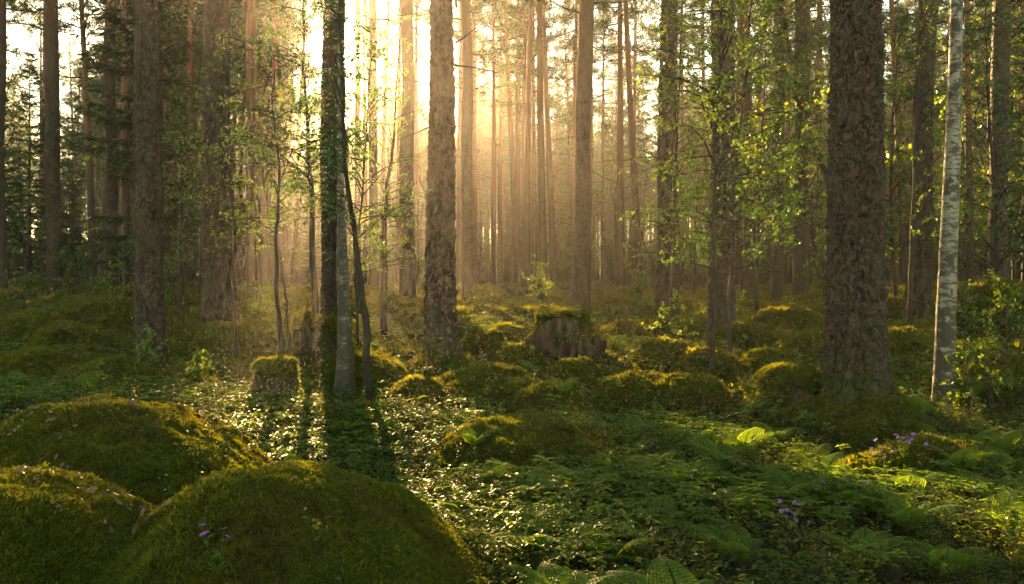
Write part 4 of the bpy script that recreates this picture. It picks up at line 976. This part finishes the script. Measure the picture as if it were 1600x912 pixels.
ZONES = [(-9999, 75, 'left of the slim second pine'), (75, 237, 'right of the slim second pine'), (237, 343, 'right of the dark left pine'),
         (343, 519, 'right of the thick brown pine'), (519, 690, 'right of the sun pine'), (690, 906, 'right of the middle pine'),
         (906, 1128, 'right of the leaning grey pine'), (1128, 1337, 'right of the leafy clad pine'), (1337, 1480, 'right of the biggest pine'), (1480, 9999, 'right of the white birch')]
ORD = 'first second third fourth fifth sixth seventh eighth ninth tenth eleventh twelfth'.split()
BACK = []
def name_back():
    by = {}
    for o, ix, y, kind in BACK: by.setdefault((kind, zone(ix), far_word(y)), []).append((ix, o))
    for (kind, zn, fw), L in by.items():
        L.sort(key=lambda t: t[0])
        for k, (ix, o) in enumerate(L):
            o['group'] = '%s %ss of the stand, %s' % (fw, kind, zn)
            o['label'] = ('%s %s %s of the stand, %s' % (ORD[k], fw, kind, zn)) if fw != 'farthest' and k < 12 and len(L) > 1 else ('%s %s of the hazy stand, %s' % (fw, kind, zn))
def zone(ix): return next(z[2] for z in ZONES if z[0] <= ix < z[1])
def far_word(y): return 'nearer' if y < 38 else ('distant' if y < 60 else 'farthest')
NB = 0; tries = 0
while NB < 275 and tries < 9000:
    tries += 1
    s = spot(23, 92, .70, 1.5, 1.25)
    if tries % 3 == 0:                                      # extra belt of pines, added to shade the near haze from the low sun
        y = r.uniform(36, 57); s = ((r.uniform(200, 860) - 800) / F * y, y)
        if any((s[0] - a) ** 2 + (s[1] - b) ** 2 < 2.2 for a, b in placed): continue
    if s is None: continue
    if s[1] > 60 and 300 < imgx(*s) < 760 and r.uniform() < .6: continue      # stand behind the belt thinned so sun lights the haze farther off
    if s[1] > 30 and -60 < imgx(*s) < 150 and r.uniform() < .72: continue      # an opening to the left
    x, y = s; z = gz(x, y); sc = r.uniform(.86, 1.2); k = r.integers(0, 6)
    nbk = 3 * blocks(x, y, z, 1.5 * sc, 11 * sc, 20 * sc, .22, True) + blocks(x, y, z, 1.5 * sc, 11 * sc, 20 * sc, .22)
    if nbk > 4 and r.uniform() < 1 - .8 ** (nbk - 4): continue
    if blocks(x, y, z, 1.9 * sc, 9 * sc, 20 * sc, .22, True) and r.uniform() < .4: continue
    cam_block = abs(x - hx * y) < 1.3 * sc and y < 75
    if cam_block: continue
    placed.append((x, y)); NB += 1
    BACK.append((assemble('pine_tree', (THIN[k % 3] if nbk > (2 if imgx(x, y) < 520 else 0) else PINES[k])[:3], (x, y, z - .1), r.uniform(0, 6.3), sc, 'background pine of the stand'), imgx(x, y), y, 'straight pine'))
for ix, y in [(335, 40), (352, 52), (372, 44), (388, 38), (402, 54), (416, 49), (300, 46), (318, 57), (262, 42), (280, 52), (225, 48), (571, 46), (596, 53), (622, 44), (652, 50), (676, 57), (446, 44), (462, 58), (428, 50), (394, 46), (585, 62), (640, 66), (610, 72), (440, 70), (420, 64)]:  # pines set by hand: left ones added to shade near haze, rest fill sky gaps
    x = (ix - 800) / F * y; z = gz(x, y); k = r.integers(0, 6); placed.append((x, y))
    BACK.append((assemble('pine_tree', (THIN[k % 3] if ix > 420 or ix % 4 == 0 else PINES[k])[:3], (x, y, z - .1), r.uniform(0, 6.3), r.uniform(.85, 1.15), 'background pine of the stand'), ix, y, 'straight pine'))
for ix, y, sc in [(372, 36, 1.9), (402, 44, 2.2), (430, 34, 1.9), (456, 42, 2.2), (618, 60, 2.2), (675, 56, 2.2), (905, 46, 2.0)]:
    x = (ix - 800) / F * y; z = gz(x, y); placed.append((x, y))
    BACK.append((assemble('birch_tree', LEAFY[r.integers(0, 4)], (x, y, z - .1), r.uniform(0, 6.3), sc, 'leafy tree in the understorey'), ix, y, 'leafy young tree'))
NB = 0; tries = 0
placed2 = list(placed)
while NB < 250 and tries < 9000:
    tries += 1
    s = spot(21, 80, .70, 1.5, .8)
    if s is None: continue
    x, y = s; z = gz(x, y); ix = imgx(x, y); kind = 'spruce' if r.uniform() < (.5 if ix < 900 else .22) else 'leafy'
    cen = math.exp(-((ix - 720) / 190) ** 2)
    if y < 36 and r.uniform() < cen * .6: continue
    sc = r.uniform(.55, 1.9) * (1.2 if ix > 1000 or 150 < ix < 330 else .9)
    if ix < 150: sc = min(sc, 1.0)
    top = HOR - (z + 7 * sc - EYE) / y * F
    nbk = blocks(x, y, z, 1.1 * sc, 0, 7 * sc, .1)
    if nbk and r.uniform() < 1 - .3 ** nbk: continue
    if blocks(x, y, z, 1.3 * sc, 0, 8 * sc, .15, True) and r.uniform() < .5: continue
    placed.append((x, y)); NB += 1
    if kind == 'spruce':
        BACK.append((assemble('spruce_tree', SPR[r.integers(0, 3)][:3], (x, y, z - .05), r.uniform(0, 6.3), sc, 'spruce in the understorey'), ix, y, 'young spruce'))
    else:
        BACK.append((assemble('birch_tree', LEAFY[r.integers(0, 4) if ix < 900 else (0, 2, 1, 2)[r.integers(0, 4)]], (x, y, z - .05), r.uniform(0, 6.3), sc * 1.1, 'leafy tree in the understorey'), ix, y, 'leafy young tree'))

name_back()
# the mass of forest beyond: one object
def joined(parts):
    return parts
G_FAR = None
def merge_meshes(name, meshes):
    g = Geo(); mats_ = []
    for me in meshes:
        V = np.empty(len(me.vertices) * 3, np.float32); me.vertices.foreach_get('co', V); V = V.reshape(-1, 3)
        st = np.empty(len(me.polygons), np.int32); lt = np.empty(len(me.polygons), np.int32); li = np.empty(len(me.loops), np.int32)
        me.polygons.foreach_get('loop_start', st); me.polygons.foreach_get('loop_total', lt); me.loops.foreach_get('vertex_index', li)
        tn = np.empty(len(V), np.float32); me.attributes['tint'].data.foreach_get('value', tn)
        k = len(mats_); mats_.append(me.materials[0]); base = g.n; first = True
        for cnt in np.unique(lt):
            s0 = st[lt == cnt]; Fx = li[s0[:, None] + np.arange(cnt)[None]]
            if first: g.add(V, Fx, tn, k); first = False
            else: g.F.append(Fx + base); g.M.append(np.full(len(Fx), k)); 
    return g.mesh(name, mats_)
pf = [merge_meshes('distant_tree', PINES[k][:3]) for k in range(4)] + [merge_meshes('distant_tree', SPR[k][:3]) for k in range(2)] + [merge_meshes('distant_tree', LEAFY[k]) for k in range(2)]
G_FAR = scatter_group('distant trees', [proto('distant_tree', m_) for m_ in pf])
nF = 2600; y = np.sqrt(r.uniform(78 ** 2, 175 ** 2, nF)); x = r.uniform(-1, 1, nF) * (.72 * y + 5)
keep = np.array([blocks(a, b, 1.2, 1.5, 0, 20, .2) < 9 or r.uniform() < .7 for a, b in zip(x, y)]) & ~((y < 110) & (imgx(x, y) > 330) & (imgx(x, y) < 720) & (r.uniform(0, 1, len(x)) < .35)) & ~((imgx(x, y) < 140) & (r.uniform(0, 1, len(x)) < .75)); x, y = x[keep], y[keep]
z = ground_h(x, y)
o = scatter('distant_forest', G_FAR, np.stack([x, y, z], 1), unit(np.array((0, 0, 1.)) + r.normal(0, .01, (len(x), 3))), r.uniform(.85, 1.25, len(x)), 8, r)
tag(o, 'distant pine and spruce forest closing the view behind the stand', 'forest')
o = None
# trees out of the picture on both sides and behind, that shade the hollow
for k in range(26):
    for _ in range(40):
        x, y = r.uniform(-26, 26), r.uniform(0, 26)
        if abs(x) > .68 * max(y, 0) + 1.8 + (1.5 if y > 0 else 0) and math.hypot(x, y) > 3.2 and all((x - a) ** 2 + (y - b) ** 2 > 4 for a, b in placed): break
    else: continue
    placed.append((x, y)); z = float(ground_h(x, y)[0])
    assemble('pine_tree', PINES[r.integers(0, 6)][:3], (x, y, z - .1), r.uniform(0, 6.3), r.uniform(.85, 1.15), 'tall pine standing beyond the edge of the view', 'tree', 'pines around the hollow out of view')

# the gap in the near foliage that the sun shines through
for o in list(COL.objects):
    if o.parent is None or o.name.split('.')[0] not in ('crown', 'limbs') or o.parent.name.split('.')[0] not in ('sapling', 'birch_tree') or o.data.users > 1: continue
    me = o.data; off = np.array(o.parent.location) - np.array((0, 0, EYE)); nv = len(me.vertices); V = np.empty(nv * 3, np.float32); me.vertices.foreach_get('co', V); V = V.reshape(-1, 3) + off
    t = V @ np.array(SDIR); dist = np.linalg.norm(V - t[:, None] * np.array(SDIR), axis=1); bad = (t > 0) & (dist < t * .016)
    if not bad.any(): continue
    import bmesh
    bm = bmesh.new(); bm.from_mesh(me); bm.verts.ensure_lookup_table(); bmesh.ops.delete(bm, geom=[bm.verts[i] for i in np.where(bad)[0]], context='VERTS'); bm.to_mesh(me); bm.free()

# ------------------------------------------------------------------ haze
hz0, hz1 = GZ0 - 1.0, 27.5
x0, x1, y0, y1 = GX0 - 2, GX1 + 2, GY0 - 2, GY1 + 2
V = [(x0, y0, hz0), (x1, y0, hz0), (x1, y1, hz0), (x0, y1, hz0), (x0, y0, hz1), (x1, y0, hz1), (x1, y1, hz1), (x0, y1, hz1)]
m, nt, o_ = mat('haze'); pv = nt.nodes.new('ShaderNodeVolumePrincipled')
pv.inputs['Color'].default_value = (.96, .94, .90, 1); pv.inputs['Density'].default_value = HAZE_DENSITY; pv.inputs['Anisotropy'].default_value = HAZE_G
nt.links.new(pv.outputs[0], o_.inputs['Volume'])
hz = link('haze', mesh_np('haze', V, [[(0, 3, 2, 1), (4, 5, 6, 7), (0, 1, 5, 4), (1, 2, 6, 5), (2, 3, 7, 6), (3, 0, 4, 7)]], [m])); tag(hz, kind='stuff')
hz['label'] = 'thin morning haze filling the forest'
print('TRIS', sum(sum(len(p.vertices) - 2 for p in me.polygons) for me in bpy.data.meshes if len(me.polygons) < 400000))
